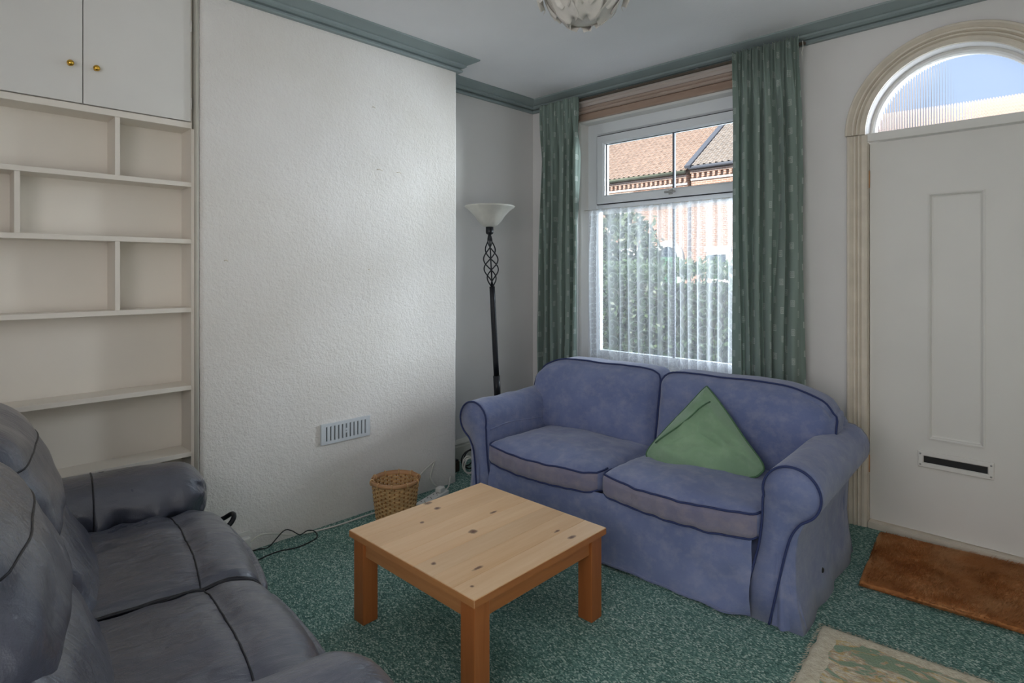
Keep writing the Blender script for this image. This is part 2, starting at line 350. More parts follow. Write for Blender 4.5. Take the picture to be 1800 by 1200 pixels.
def tube_vf(path, r, n=8, closed=False, caps=True):
    P = [Vector(p) for p in path]; N = len(P); v, f = [], []
    rr = r if callable(r) else (lambda s: r)
    up = None
    for i in range(N):
        if closed: d = (P[(i+1) % N]-P[i-1]).normalized()
        else: d = (P[min(i+1, N-1)]-P[max(i-1, 0)]).normalized()
        if up is None:
            up = Vector((0, 0, 1)) if abs(d.z) < 0.9 else Vector((1, 0, 0))
        a = d.cross(up); a = a.normalized() if a.length > 1e-6 else d.orthogonal().normalized(); up = a.cross(d).normalized()
        R = rr(i/(N-1))
        for k in range(n):
            t = 2*PI*k/n; v.append(P[i]+a*math.cos(t)*R+up*math.sin(t)*R)
    for i in range(N if closed else N-1):
        j = (i+1) % N
        for k in range(n): f.append((i*n+k, i*n+(k+1) % n, j*n+(k+1) % n, j*n+k))
    if not closed and caps: f.append(tuple(range(n-1, -1, -1))); f.append(tuple((N-1)*n+k for k in range(n)))
    return v, f
def tube(name, path, r, mat, parent=None, n=8, closed=False):
    v, f = tube_vf(path, r, n, closed); return mesh(name, v, f, mat, parent, True)
def smooth_path(pts, k=8, closed=False):
    P = [Vector(p) for p in pts]; out = []; N = len(P)
    for i in range(N if closed else N-1):
        g = lambda j: P[j % N] if closed else P[min(max(j, 0), N-1)]
        a, b, c, d = g(i-1), g(i), g(i+1), g(i+2)
        for s in range(k):
            t = s/k; out.append(0.5*((2*b)+(c-a)*t+(2*a-5*b+4*c-d)*t*t+(3*b-a-3*c+d)*t**3))
    if not closed: out.append(P[-1])
    return out
def lathe_vf(prof, n=32, c=(0, 0)):
    v, f = [], []
    for (r, z) in prof:
        for k in range(n): t = 2*PI*k/n; v.append((c[0]+r*math.cos(t), c[1]+r*math.sin(t), z))
    for i in range(len(prof)-1):
        for k in range(n): f.append((i*n+k, i*n+(k+1) % n, (i+1)*n+(k+1) % n, (i+1)*n+k))
    return v, f
def lathe(name, prof, mat, parent=None, n=32, c=(0, 0)):
    v, f = lathe_vf(prof, n, c); return mesh(name, v, f, mat, parent, True)
def prism(name, poly, y0, y1, mat, parent=None, plane='xz'):
    """2-D polygon extruded between y0 and y1 (plane xz) or x0..x1 (plane yz)"""
    n = len(poly)
    w = (lambda p, y: (p[0], y, p[1])) if plane == 'xz' else (lambda p, y: (y, p[0], p[1]))
    v = [w(p, y0) for p in poly]+[w(p, y1) for p in poly]
    f = [tuple(range(n)), tuple(range(2*n-1, n-1, -1))]+[(i, n+i, n+(i+1) % n, (i+1) % n) for i in range(n)]
    return fixn(mesh(name, v, f, mat, parent))
def wall_sweep(name, path, prof, mat):
    """profile (distance from wall, z) swept along a wall line in plan; the room lies to the right of the path direction"""
    P = [Vector(p) for p in path]; N = len(P); mit = []
    for i in range(N):
        ns = []
        if i > 0: d = (P[i]-P[i-1]).normalized(); ns.append(Vector((d.y, -d.x)))
        if i < N-1: d = (P[i+1]-P[i]).normalized(); ns.append(Vector((d.y, -d.x)))
        if len(ns) == 1: mit.append(ns[0])
        else: s = ns[0]+ns[1]; mit.append(s*(2/s.length_squared))
    k = len(prof); v = [(P[i].x+mit[i].x*d, P[i].y+mit[i].y*d, z) for i in range(N) for d, z in prof]
    f = [(i*k+j, i*k+j+1, (i+1)*k+j+1, (i+1)*k+j) for i in range(N-1) for j in range(k-1)]
    f += [tuple(range(k)), tuple((N-1)*k+j for j in range(k-1, -1, -1))]
    return fixn(mesh(name, v, f, mat))
def rbox(u, v, w, h, r):
    q = Vector((u*h[0], v*h[1], w*h[2])); i = Vector([max(-(h[k]-r[k]), min(h[k]-r[k], q[k])) for k in range(3)])
    d = Vector([(q[k]-i[k])/r[k] if r[k] > 0 else 0 for k in range(3)])
    if d.length > 1: d.normalize()
    return Vector([i[k]+d[k]*r[k] for k in range(3)])
def soft_vf(h, r, n, fn=None):
    """rounded box with n cells per axis; fn(p,u,v,w) bends each point"""
    if not hasattr(r, '__len__'): r = (r, r, r)
    idx, V, F = {}, [], []
    g = lambda i, m: (lambda t: 0.45*t+0.55*math.sin(t*PI/2))(-1+2*i/m)
    def vid(i, j, k):
        key = (i, j, k)
        if key not in idx:
            u, v, w = g(i, n[0]), g(j, n[1]), g(k, n[2]); p = rbox(u, v, w, h, r)
            if fn: p = fn(p, u, v, w)
            idx[key] = len(V); V.append(p)
        return idx[key]
    for k in (0, n[2]):
        for i in range(n[0]):
            for j in range(n[1]):
                q = (vid(i,j,k), vid(i+1,j,k), vid(i+1,j+1,k), vid(i,j+1,k)); F.append(q if k else q[::-1])
    for j in (0, n[1]):
        for i in range(n[0]):
            for k in range(n[2]):
                q = (vid(i,j,k), vid(i+1,j,k), vid(i+1,j,k+1), vid(i,j,k+1)); F.append(q[::-1] if j else q)
    for i in (0, n[0]):
        for j in range(n[1]):
            for k in range(n[2]):
                q = (vid(i,j,k), vid(i,j+1,k), vid(i,j+1,k+1), vid(i,j,k+1)); F.append(q if i else q[::-1])
    return V, F
def soft(name, h, r, n, mat, parent=None, fn=None):
    v, f = soft_vf(h, r, n, fn); return mesh(name, v, f, mat, parent, True)
def nz(x, y, z, s, seed=0): return noise.noise(Vector((x*s+seed*7.3, y*s+seed*3.1, z*s-seed*5.7)))
def loft_y(name, poly, ys, mat, parent=None, fn=None, smooth=True):
    """closed xz outline carried along y"""
    n = len(poly); v, f = [], []
    for j, y in enumerate(ys):
        for (x, z) in poly:
            p = Vector((x, y, z)); v.append(fn(p, j/(len(ys)-1)) if fn else p)
    for j in range(len(ys)-1):
        for i in range(n): f.append((j*n+i, j*n+(i+1) % n, (j+1)*n+(i+1) % n, (j+1)*n+i))
    f += [tuple(range(n)), tuple((len(ys)-1)*n+i for i in range(n-1, -1, -1))]
    return fixn(mesh(name, v, f, mat, parent, smooth))

# ------------------------------------------------------------------ the room
ZC, CX, YB, YL = 2.71, 0.3215, -1.0824, -2.613        # ceiling, chimney face, its two corners
XR, YR, TH = 4.2, -4.3, 0.22
WX0, WX1, WZ0, WZ1 = 0.470, 1.905, 0.665, 2.478       # window opening
DX0, DX1 = 2.392, 3.120; DC = (DX0+DX1)/2; DZ = 2.075  # door leaf, springing of the arch
RO = 0.376                                             # radius of the arched opening

fl = boxes('floor', [(-TH, XR+TH, YR-TH, TH, -0.12, 0.0)], 'carpet'); tag(fl, 'speckled green carpet covering the whole room floor', 'floor', kind='structure')
ce = boxes('ceiling', [(-TH, XR+TH, YR-TH, TH, ZC, ZC+0.25)], 'ceiling'); tag(ce, 'off white papered ceiling above the green cornice', 'ceiling', kind='structure')
wl = boxes('wall_left', [(-TH, 0, YR-TH, TH, 0, ZC)], 'wall'); tag(wl, 'pale painted alcove wall behind the floor lamp', 'wall', kind='structure')
wr = boxes('wall_right', [(XR, XR+TH, YR-TH, TH, 0, ZC)], 'wall'); tag(wr, 'plain pale wall facing the chimney breast', 'wall', kind='structure')
wb = boxes('wall_back', [(0, 1.75, YR-TH, YR, 0, ZC), (3.75, XR, YR-TH, YR, 0, ZC), (1.75, 3.75, YR-TH, YR, 0, 0.75), (1.75, 3.75, YR-TH, YR, 2.35, ZC)], 'wall')
tag(wb, 'plain pale rear wall with an opening added for the fill light', 'wall', kind='structure')  # unseen opening, added to let the rear fill light in
# front wall with the window opening and the arched door opening
polys = [[(0, 0), (WX0, 0), (WX0, ZC), (0, ZC)], [(WX0, 0), (WX1, 0), (WX1, WZ0), (WX0, WZ0)], [(WX0, WZ1), (WX1, WZ1), (WX1, ZC), (WX0, ZC)],
         [(WX1, 0), (DC-RO, 0), (DC-RO, ZC), (WX1, ZC)], [(DC+RO, 0), (XR, 0), (XR, ZC), (DC+RO, ZC)]]
NA = 40
for k in range(NA):
    a0, a1 = PI-PI*k/NA, PI-PI*(k+1)/NA
    x0, x1 = DC+RO*math.cos(a0), DC+RO*math.cos(a1)
    polys.append([(x0, DZ+RO*math.sin(a0)), (x1, DZ+RO*math.sin(a1)), (x1, ZC), (x0, ZC)])
v, f = [], []
for p in polys:
    b, n = len(v), len(p); v += [(x, 0, z) for x, z in p]+[(x, TH, z) for x, z in p]
    f += [tuple(b+i for i in range(n)), tuple(b+n+i for i in range(n-1, -1, -1))]+[(b+i, b+n+i, b+n+(i+1) % n, b+(i+1) % n) for i in range(n)]
ww = fixn(mesh('wall_front', v, f, 'wall')); tag(ww, 'pale wall holding the window and the arched front door', 'wall', kind='structure')
# chimney breast in two papered lifts: a faint ledge shows where the lower paper meets the upper
cb = empty('wall_chimney', (0, 0, 0)); tag(cb, 'projecting chimney breast in white woodchip paper', 'wall', kind='structure')
def rounded_plan(x1, y0, y1, r):
    pts = [(-0.02, y0)]
    for k in range(7): a = -PI/2+PI/2*k/6; pts.append((x1-r+r*math.cos(a), y0+r+r*math.sin(a)))
    for k in range(7): a = PI/2*k/6; pts.append((x1-r+r*math.cos(a), y1-r+r*math.sin(a)))
    pts.append((-0.02, y1)); return pts
def plan_prism(name, pts, z0, z1, mat, parent=None, smooth=False):
    n = len(pts); v = [(x, y, z0) for x, y in pts]+[(x, y, z1) for x, y in pts]
    f = [tuple(range(n-1, -1, -1)), tuple(range(n, 2*n))]+[(i, (i+1) % n, n+(i+1) % n, n+i) for i in range(n)]
    return fixn(mesh(name, v, f, mat, parent, smooth))
plan_prism('upper_paper', rounded_plan(CX, YL, YB, 0.018), 0.905, ZC, 'woodchip', cb)
plan_prism('lower_paper', rounded_plan(CX-0.0022, YL+.002, YB-.002, 0.018), 0.0, 0.905, 'woodchip', cb)
for (yy, zz, l) in [(-2.50, 1.40, .018), (-1.66, 1.93, .04), (-1.53, 1.93, .03), (-1.70, 2.28, .02), (-1.73, 1.36, .012)]:
    tube('scuff_mark', [(CX+.0006, yy-l/2, zz), (CX+.0012, yy, zz+.003), (CX+.0006, yy+l/2, zz-.002)], .0022, 'architrave', cb, 5)

CP = [(0, -.084), (.024, -.084), (.028, -.078), (.026, -.069), (.012, -.066), (.012, -.060), (.030, -.058), (.044, -.049), (.045, -.037), (.056, -.034), (.104, -.009), (.106, -.004), (.106, 0), (0, 0)]
co = wall_sweep('trim_1', [(CX, YL), (CX, YB), (0, YB), (0, 0), (XR, 0), (XR, YR)], [(d, ZC+z) for d, z in CP], 'cornice')
tag(co, 'grey green moulded cornice running round the ceiling edge', 'cornice', kind='structure')
SKP = [(0, 0), (.02, 0), (.02, .10), (.016, .108), (.016, .116), (.022, .122), (.018, .132), (.008, .146), (0, .15)]
for nm, pth, lb in [('baseboard_left', [(0, YB), (0, 0)], 'moulded skirting board in the alcove beside the chimney breast'),
                    ('baseboard_front', [(0, 0), (2.302, 0)], 'moulded skirting board along the window wall'),
                    ('baseboard_right', [(3.21, 0), (XR, 0), (XR, YR)], 'moulded skirting board running round past the door')]:
    tag(wall_sweep(nm, pth, SKP, 'skirting'), lb, 'skirting', kind='structure')

# ------------------------------------------------------------------ window
win = empty('window_1', (0, 0, 0)); tag(win, 'white framed window with a top-hung sash and glazing bar', 'window', kind='structure')
FX0, FX1, FZ0, FZ1, FY0, FY1 = 0.481, 1.894, 0.666, 2.467, 0.10, 0.165
def frame(name, x0, x1, z0, z1, w, y0, y1, mat, parent, bev=.004):
    """four mitred bars joined into one moulded frame"""
    v, f = [], []
    for (d, y) in [(0, y1), (0, y0), (w-.012, y0), (w, y0+.012), (w, y1)]:
        v += [(x0+d, y, z0+d), (x1-d, y, z0+d), (x1-d, y, z1-d), (x0+d, y, z1-d)]
    for r in range(5):
        for k in range(4): a, b = r*4+k, r*4+(k+1) % 4; c, d2 = ((r+1) % 5)*4+(k+1) % 4, ((r+1) % 5)*4+k; f.append((a, b, c, d2))
    return fixn(mesh(name, v, f, mat, parent))
frame('window_frame', FX0, FX1, FZ0, FZ1, 0.090, FY0, FY1, 'upvc', win)
frame('reveal_lining', WX0, WX1, WZ0+.004, WZ1, 0.014, 0.0, FY0+.01, 'gloss', win)
box('transom', (FX0+.05, FX1-.05, FY0+.006, FY1, 1.806, 1.862), 'upvc', win)
sa = frame('sash', 0.573, 1.807, 1.858, 2.366, 0.062, FY0-.012, FY1-.01, 'upvc', win)
frame('gasket', 0.566, 1.814, 1.851, 2.373, 0.012, FY0-.003, FY0+.02, 'gasket', sa)
frame('gasket', 0.630, 1.750, 1.916, 2.310, 0.008, FY0+.004, FY0+.03, 'gasket', sa)
box('pane', (0.63, 1.75, .128, .134, 1.915, 2.31), 'glass', sa, 0)
box('glazing_bar', (1.184, 1.197, .118, .144, 1.915, 2.31), 'gasket' if False else 'lead', sa, .002)
hd = box('handle', (1.150, 1.230, .062, .080, 1.886, 1.902), 'steel', sa, .005)
box('handle_rose', (1.176, 1.204, .078, .09, 1.876, 1.912), 'steel', sa, .004)
box('lower_pane', (FX0+.06, FX1-.06, .128, .134, FZ0+.06, 1.81), 'glass', win, 0)
box('glazing_bar', (1.184, 1.197, .118, .144, FZ0+.06, 1.81), 'lead', win, .002)
box('window_board', (WX0-.03, WX1+.03, -.045, FY0+.01, .640, .668), 'gloss', win, .008)
box('outer_sill', (WX0-.05, WX1+.05, FY1, TH+.06, .60, .69), 'stone', win, .006)
# stripped wooden architrave round the window
ar = empty('trim_2', (0, 0, 0)); tag(ar, 'stripped bare wood architrave over the window head', 'architrave', kind='structure')
def head_piece(nm, HP, mat):
    v = [(x, y, z) for x in (WX0-.10, WX1+.10) for y, z in HP]; k = len(HP)
    fixn(mesh(nm, v, [(j, (j+1) % k, k+(j+1) % k, k+j) for j in range(k)]+[tuple(range(k)), tuple(range(2*k-1, k-1, -1))], mat, ar))
head_piece('lower_fascia', [(0, 2.476), (-.022, 2.476), (-.026, 2.480), (-.026, 2.521), (-.020, 2.526), (0, 2.526)], 'bare_wood')
head_piece('bead', [(0, 2.526), (-.030, 2.527), (-.042, 2.534), (-.042, 2.544), (-.032, 2.549), (-.040, 2.556), (-.046, 2.565), (-.034, 2.574), (0, 2.574)], 'bare_wood_mid')
head_piece('upper_fascia', [(0, 2.574), (-.020, 2.575), (-.020, 2.600), (-.030, 2.606), (-.030, 2.630), (0, 2.63)], 'bare_wood_pale')
for x0, x1 in ((WX0-.10, WX0-.002), (WX1+.002, WX1+.10)): box('side_board', (x0, x1, -.022, 0, .16, 2.476), 'gloss', ar, .004)

# ------------------------------------------------------------------ door with fanlight
dr = empty('door_1', (DC, 0.03, 0)); tag(dr, 'white panelled front door with a letterbox under an arched fanlight', 'door', kind='structure')
HW = (DX1-DX0)/2
# leaf with a sunk vertical panel: local x from the door centre, y from the inner face
PX0, PX1, PZ0, PZ1 = -.105, .112, .512, 1.737
LZ0, LZ1 = .036, 2.030
for nm, b in [('stile', (-HW, PX0, 0, .044, LZ0, LZ1)), ('stile', (PX1, HW, 0, .044, LZ0, LZ1)), ('lock_rail', (PX0, PX1, 0, .044, LZ0, PZ0)), ('top_rail', (PX0, PX1, 0, .044, PZ1, LZ1))]:
    boxes(nm, [b], 'door', dr)
boxes('panel', [(PX0, PX1, .010, .04, PZ0, PZ1)], 'door', dr)
def picture_frame(name, x0, x1, z0, z1, prof, mat, parent):
    v, f = [], []; k = len(prof)
    for (d, y) in prof: v += [(x0+d, y, z0+d), (x1-d, y, z0+d), (x1-d, y, z1-d), (x0+d, y, z1-d)]
    for r in range(k-1):
        for q in range(4): f.append((r*4+q, r*4+(q+1) % 4, (r+1)*4+(q+1) % 4, (r+1)*4+q))
    return fixn(mesh(name, v, f, mat, parent))
picture_frame('panel_moulding', PX0-.004, PX1+.004, PZ0-.004, PZ1+.004, [(0, .001), (0, -.006), (.006, -.007), (.012, -.002), (.014, .006), (.02, .008), (.02, .0115)], 'door', dr)
LX0, LX1, LBZ0, LBZ1 = -.150, .150, .366, .447
lb = picture_frame('letterbox', LX0, LX1, LBZ0, LBZ1, [(0, .001), (0, -.010), (.004, -.013), (.020, -.013), (.024, -.008), (.024, .001)], 'gloss', dr)
box('dark_inside', (LX0+.022, LX1-.022, -.0035, .0, LBZ0+.020, LBZ1-.020), 'black', lb, .001)  # flat black sheet standing in for the dark letterbox interior
for sx in (LX0+.011, LX1-.011):
    for sz in (LBZ0+.014, LBZ1-.014):
        vv, ff = lathe_vf([(0, .002), (.0035, .0015), (.0045, 0)], 10); mesh('screw', [(sx+x, -.013-z, sz+y) for x, y, z in vv], ff, 'steel', lb, True)
for hz in (1.795, .285):
    hv = tube('hinge', [(-HW-.004, -.006, hz), (-HW-.004, -.006, hz+.09)], .006, 'cane_rim', dr, 8)
# frame: linings, threshold, transom bar
jm = empty('trim_3', (DC, 0, 0)); tag(jm, 'worn cream moulded architrave framing the arched front door', 'architrave', kind='structure')
AP = [(0, 0), (0, -.012), (.012, -.018), (.024, -.018), (.027, -.012), (.034, -.022), (.040, -.024), (.046, -.014), (.052, -.024), (.060, -.026), (.064, -.018), (.080, -.030), (.089, -.030), (.093, -.024), (.093, 0)]  # d inward from the opening edge -> outward, y
AO = HW-.0                                             # architrave starts at the leaf edge
for s, nm in ((-1, 'upright'), (1, 'upright')):
    n = len(AP); pts = [(s*(AO+.004+d), y) for d, y in AP]
    v = [(x, y, z) for z in (0, DZ-.005) for x, y in pts]
    f = [(j, (j+1) % n, n+(j+1) % n, n+j) for j in range(n)]+[tuple(range(n)), tuple(range(2*n-1, n-1, -1))]
    fixn(mesh(nm, v, f, 'architrave', jm))
n = len(AP); v, f = [], []; NA2 = 48
for q in range(NA2+1):
    a = PI*q/NA2; ca, sa_ = math.cos(a), math.sin(a)
    for d, y in AP: R = RO+.001+d; v.append((R*ca, y*1.15, DZ+R*sa_))
for q in range(NA2):
    for j in range(n): f.append((q*n+j, q*n+(j+1) % n, (q+1)*n+(j+1) % n, (q+1)*n+j))
f += [tuple(range(n)), tuple(NA2*n+j for j in range(n-1, -1, -1))]
fixn(mesh('arch_moulding', v, f, 'architrave', jm))
for s in (-1, 1): boxes('jamb', [(min(s*HW+s*.003, s*(RO)), max(s*HW+s*.003, s*RO), .0, TH, 0, DZ)], 'architrave', jm)
boxes('threshold', [(-HW, HW, -.012, TH, 0, .032)], 'architrave', jm)
box('transom_bar', (-RO, RO, -.004, TH-.05, LZ1+.004, DZ+.004), 'gloss', jm, .004)
fan = empty('window_2', (DC, 0, DZ)); tag(fan, 'half round fanlight of reeded glass over the front door', 'window', kind='structure')
v, f = [], []; ring = [(RO, .13), (RO, .078), (.362, .074), (.354, .086), (.352, .13)]; n = len(ring)
for q in range(NA2+1):
    a = PI*q/NA2
    for R, y in ring: v.append((R*math.cos(a), y, R*math.sin(a)))
for q in range(NA2):
    for j in range(n): f.append((q*n+j, q*n+(j+1) % n, (q+1)*n+(j+1) % n, (q+1)*n+j))
fixn(mesh('arched_bead', v, f, 'gloss', fan))
v, f = [], []; NR = 62*6
for i in range(NR+1):
    x = -.356+.712*i/NR; h = math.sqrt(max(0, .357**2-x*x)); w = .0022*abs(math.sin(PI*i/6))
    v += [(x, .105-w, .0), (x, .105-w, h), (x, .111, 0), (x, .111, h)]
for i in range(NR):
    a, b = i*4, i*4+4; f += [(a, b, b+1, a+1), (a+2, a+3, b+3, b+2)]
mesh('reeded_pane', v, f, 'reeded', fan, True)

# ------------------------------------------------------------------ alcove cupboard and shelves
SX, SB = 0.2915, 0.152                                # front of shelves, back panel
Y0, Y1 = -3.462, -2.640
bk = empty('alcove_bookshelf', (0, 0, 0)); tag(bk, 'white built-in alcove bookshelf with staggered dividers beside the chimney breast', 'bookshelf')
boxes('back_panel', [(SB-.012, SB, Y0, Y1, 0, 2.0)], 'shelfpaint', bk)
for a, b in ((Y1, Y1+.012), (Y0-.012, Y0)): boxes('side_panel', [(.01, SX-.004, a, b, 0, 2.0)], 'shelfpaint', bk)
sm_ = empty('trim_4', (0, 0, 0)); tag(sm_, 'narrow grey painted upright moulding between the shelves and the chimney breast', 'moulding', kind='structure')
box('upright', (SX-.05, CX-.008, Y1+.0125, YL-.001, 0, ZC-.001), 'skirting', sm_, .004)
tube('bead', [(CX-.012, Y1+.0195, .0), (CX-.012, Y1+.0195, ZC)], .006, 'skirting', sm_, 8)
SHZ = [1.755, 1.497, 1.1855, 0.832, 0.530, 0.16]
for i, z in enumerate(SHZ):
    box('shelf', (SB, SX+(.003 if i > 2 else 0), Y0, Y1, z-.021, z), 'shelfpaint', bk, .0015)
for y, z0, z1 in ((-2.925, 1.755, 2.0), (-3.250, 1.497, 1.734), (-2.925, 1.1855, 1.476)):
    box('divider', (SB, SX-.004, y-.009, y+.009, z0, z1), 'shelfpaint', bk, .0015)
cu = empty('alcove_cupboard', (0, 0, 0)); tag(cu, 'white two-door cupboard built in above the alcove shelves', 'cupboard')
boxes('carcass', [(.01, SX-.022, Y0, Y1+.010, 2.004, ZC-.001)], 'shelfpaint', cu)
box('bottom_rail', (SB-.01, SX, Y0, Y1+.001, 2.000, 2.027), 'shelfpaint', cu, .002)
for a, b, ky in ((Y0, -3.0465, -3.089), (-3.0435, Y1-.002, -3.002)):
    d = box('door', (SX-.02, SX, a, b, 2.032, ZC-.03), 'gloss', cu, .0015)
    kb = lathe('knob', [(0.0, .030), (.007, .029), (.0115, .024), (.0125, .018), (.010, .012), (.0055, .008), (.005, .003), (.008, 0)], 'brass', d, 20)
    kb.location = (SX, ky, 2.181); kb.rotation_euler = (0, PI/2, 0)
    for hz in (2.09, 2.44):
        yy = b if ky > -3.05 else a
        tube('hinge', [(SX+.001, yy, hz), (SX+.001, yy, hz+.05)], .0035, 'gloss', d, 6)

# ------------------------------------------------------------------ blue sofa
bs = empty('blue_sofa', (1.578, -1.268, 0), math.radians(3.0)); tag(bs, 'faded blue loose-cover sofa with scroll arms under the window', 'sofa')
def arm_outline(s):
    P = [(.655, 0), (.675, .10), (.700, .20), (.722, .30), (.733, .40), (.735, .47)]
    c, r = (.842, .512), .107
    for k in range(0, 15): a = PI*1.08-(PI*1.42)*k/14; P.append((c[0]+r*math.cos(a), c[1]+r*math.sin(a)))
    P += [(.880, .395), (.862, .350), (.856, .28), (.858, .2), (.866, .1), (.885, 0.0)]
    return [(s*x, z) for x, z in P]
def arm_fn(s):
    def fn(p, t):
        q = p.copy()
        if t < .02: q = Vector(((p.x-s*.80)*.965+s*.80, p.y, (p.z-.3)*.985+.3 if p.z > .3 else p.z))
        low = max(0, 1-p.z/.34)
        q.x += s*low*(.010*nz(0, p.y, 0, 9, 2)+.006*math.sin(p.y*21)*low)
        q.y -= .012*low*(1 if t < .12 else 0)
        w = .010*nz(p.x*1.3, p.y, p.z, 8, 3)
        q.x += s*w*.5; q.z += w*(1 if p.z > .1 else 0)
        return q
    return fn
ys = [-.002, .012]+[.012+.85*k/34 for k in range(1, 35)]
for s in (-1, 1):
    am = loft_y('arm', arm_outline(s), ys, 'blue', bs, arm_fn(s))
    c, r = (.842, .512), .103
    inner = [(.66, .012), (.680, .10), (.704, .20), (.726, .30), (.737, .40), (.739, .47)]
    arc = [(c[0]+r*math.cos(PI*1.08-PI*1.40*k/16), c[1]+r*math.sin(PI*1.08-PI*1.40*k/16)) for k in range(17)]
    outer = [(.872, .405), (.842, .355), (.822, .28), (.803, .18), (.785, .08), (.772, .012)]
    pth = [Vector((s*x, -.007-(.013 if k_ < 20 else .032)*max(0, 1-z/.34), z)) for k_, (x, z) in enumerate(inner+arc+outer)]
    tube('piping', smooth_path(pth, 4), .0048, 'blue_pipe', am, 6)
    tube('seam', [(s*.736, .02+.03*k, .47+.012*math.sin(k*.3)) for k in range(20)], .004, 'blue', am, 6)
# front valance with loose folds
v, f = [], []; NX, NZ = 120, 14
for i in range(NX+1):
    x = -.70+1.40*i/NX
    for k in range(NZ+1):
        z = .006+.305*(1-k/NZ); low = 1-z/.31
        e = abs(x)/.70; g = max(0, e-.62)/.38
        y = -.012-.040*low+.020*low*nz(x, 0, 0, 5, 4)+.030*g*low*math.sin((x+low*.28*(1 if x > 0 else -1))*34)*.8
        y += .008*nz(x, 0, z, 11, 1)+.010*math.sin(x*9+z*16)*low*.5
        zz = z-.010*low*abs(nz(x, 0, 0, 4, 9)) if k < NZ else max(.004, .008+.010*nz(x, 0, 0, 5, 8))
        v.append((x, y, zz))
for i in range(NX):
    for k in range(NZ): a = i*(NZ+1)+k; f.append((a, a+1, a+NZ+2, a+NZ+1))
vo = mesh('front_valance', v, f, 'blue', bs, True)
hem = [Vector(v[i*(NZ+1)+NZ])+Vector((0, -.002, .010)) for i in range(0, NX+1, 2)]
tube('hem', hem, .0035, 'blue', vo, 5)
# corner gathers of the skirt at each arm
for s in (-1, 1):
    v, f = [], []
    for i in range(13):
        t = i/12
        for k in range(9):
            z = .006+.27*(1-k/8); low = 1-z/.28; x = .778+.012*(1-low)+t*(.04+.072*low)
            y = -.008-.016*low-.016*low*math.sin(t*PI)+.012*low*math.sin(t*13)+t*t*.05*low
            v.append((s*x, y, z))
    for i in range(12):
        for k in range(8): a = i*9+k; f.append((a, a+1, a+10, a+9) if s > 0 else (a, a+9, a+10, a+1))
    mesh('skirt_gather', v, f, 'blue', bs, True)
soft('back_frame', (.86, .075, .30), .05, (20, 6, 10), 'blue', bs, lambda p, u, v, w: p+Vector((0, .80+.03*w, .36)))
soft('seat_platform', (.70, .36, .10), .03, (10, 8, 6), 'blue', bs, lambda p, u, v, w: p+Vector((0, .37, .18)))
for s in (-1, 1):
    H3 = (.366, .345, .058)
    def seat_fn(p, u, v, w, s=s):
        q = p.copy(); m = max(0, 1-abs(u)**3.0)*max(0, 1-abs(v)**3.0)
        q.z += (.040 if w > 0 else -.006)*m*abs(w)
        fr = max(0, -v-.5)*2
        q.z -= .020*fr*(1-abs(u)**2.2)                                    # sag of the front edge
        q.y -= .026*fr*(1-u*u)
        q += Vector((0, 0, 1))*(.012*nz(p.x+s, p.y, p.z, 6, 5)*(.4+m)+.006*nz(p.x+s, p.y, p.z, 17, 6))
        if abs(w) < .95 and v < -.9: q.y += .008*math.sin(p.x*64+s)*(1-w*w)*(.4+abs(nz(p.x, 0, 0, 5, s)))
        q.z += .022*(1-v)/2*0+.012*(-v)
        return q+Vector((s*.367, .325, .345))
    cu_ = soft('seat_cushion', H3, (.05, .06, .034), (34, 30, 8), 'blue', bs, seat_fn)
    # the soiled front boxing is a strip of its own
    v, f = [], []
    for i in range(49):
        u = -1+2*i/48
        for k in range(9):
            w = -1+2*k/8
            p = rbox(u, -1, w*.82, H3, (.05, .06, .034)); q = seat_fn(p, u, -1, w*.82); v.append(q+Vector((0, -.0035, 0)))
    for i in range(48):
        for k in range(8): a = i*9+k; f.append((a, a+9, a+10, a+1))
    mesh('front_boxing', v, f, 'blue_grey', cu_, True)
    for w in (1, -1):
        pts = []
        for i in range(-3, 41):
            if i < 0: u, vv = -1, -1+.30*(-i)/3*2*.5
            elif i > 37: u, vv = 1, -1+.30*(i-37)/3
            else: u, vv = -1+2*i/37, -1
            p = rbox(u, vv, w*.86, H3, (.05, .06, .034)); q = seat_fn(p, u, vv, w); q.z = seat_fn(p, u, vv, w*.86).z
            pts.append(q+Vector((0, -.005, .003*w)))
        tube('piping', pts, .0045, 'blue_pipe', cu_, 6)
    # back cushion
    HB = (.436, .125, .222)
    def back_fn(p, u, v, w, s=s):
        q = p.copy(); m = max(0, 1-abs(u)**2.6)*max(0, 1-abs(w)**2.6)
        q.y += (-.055 if v < 0 else .02)*m*abs(v)
        o = max(0, u*s-.30)/.70                                            # outer top corner falls away
        if w > 0: q.z -= w*(.095*o**2.3)+w*.012*max(0, -u*s-.7)/.3
        if w < 0: q.z += 0
        q.y += .012*nz(p.x+s*2, p.y, p.z, 5, 8)+.005*nz(p.x+s, p.y, p.z, 15, 9); q.z += .006*nz(p.x+s, 0, p.z, 7, 11)
        q.y += .085*(p.z/.22)*.5
        return q+Vector((s*.437-.012, .672, .585))
    bc = soft('back_cushion', HB, (.07, .075, .07), (32, 12, 24), 'blue', bs, back_fn)
    pts = []
    for i in range(-10, 51):
        if i < 0: u, w = -1, 1+(i)/10*1.7
        elif i > 40: u, w = 1, 1-(i-40)/10*1.7
        else: u, w = -1+2*i/40, 1
        p = rbox(u, -.62, w, HB, (.07, .075, .07)); q = back_fn(p, u, -.62, w); d = Vector((0, 0, 0))
        if abs(u) > .97: d.x = .004*(1 if u > 0 else -1)
        if w > .9: d.z = .004
        pts.append(q+d+Vector((0, -.002, 0)))
    tube('piping', pts, .0048, 'blue_pipe', bc, 6)
tag(lathe('care_button', [(0, .006), (.008, .005), (.011, 0)], 'black', bs, 12), 'small dark button on the skirt')
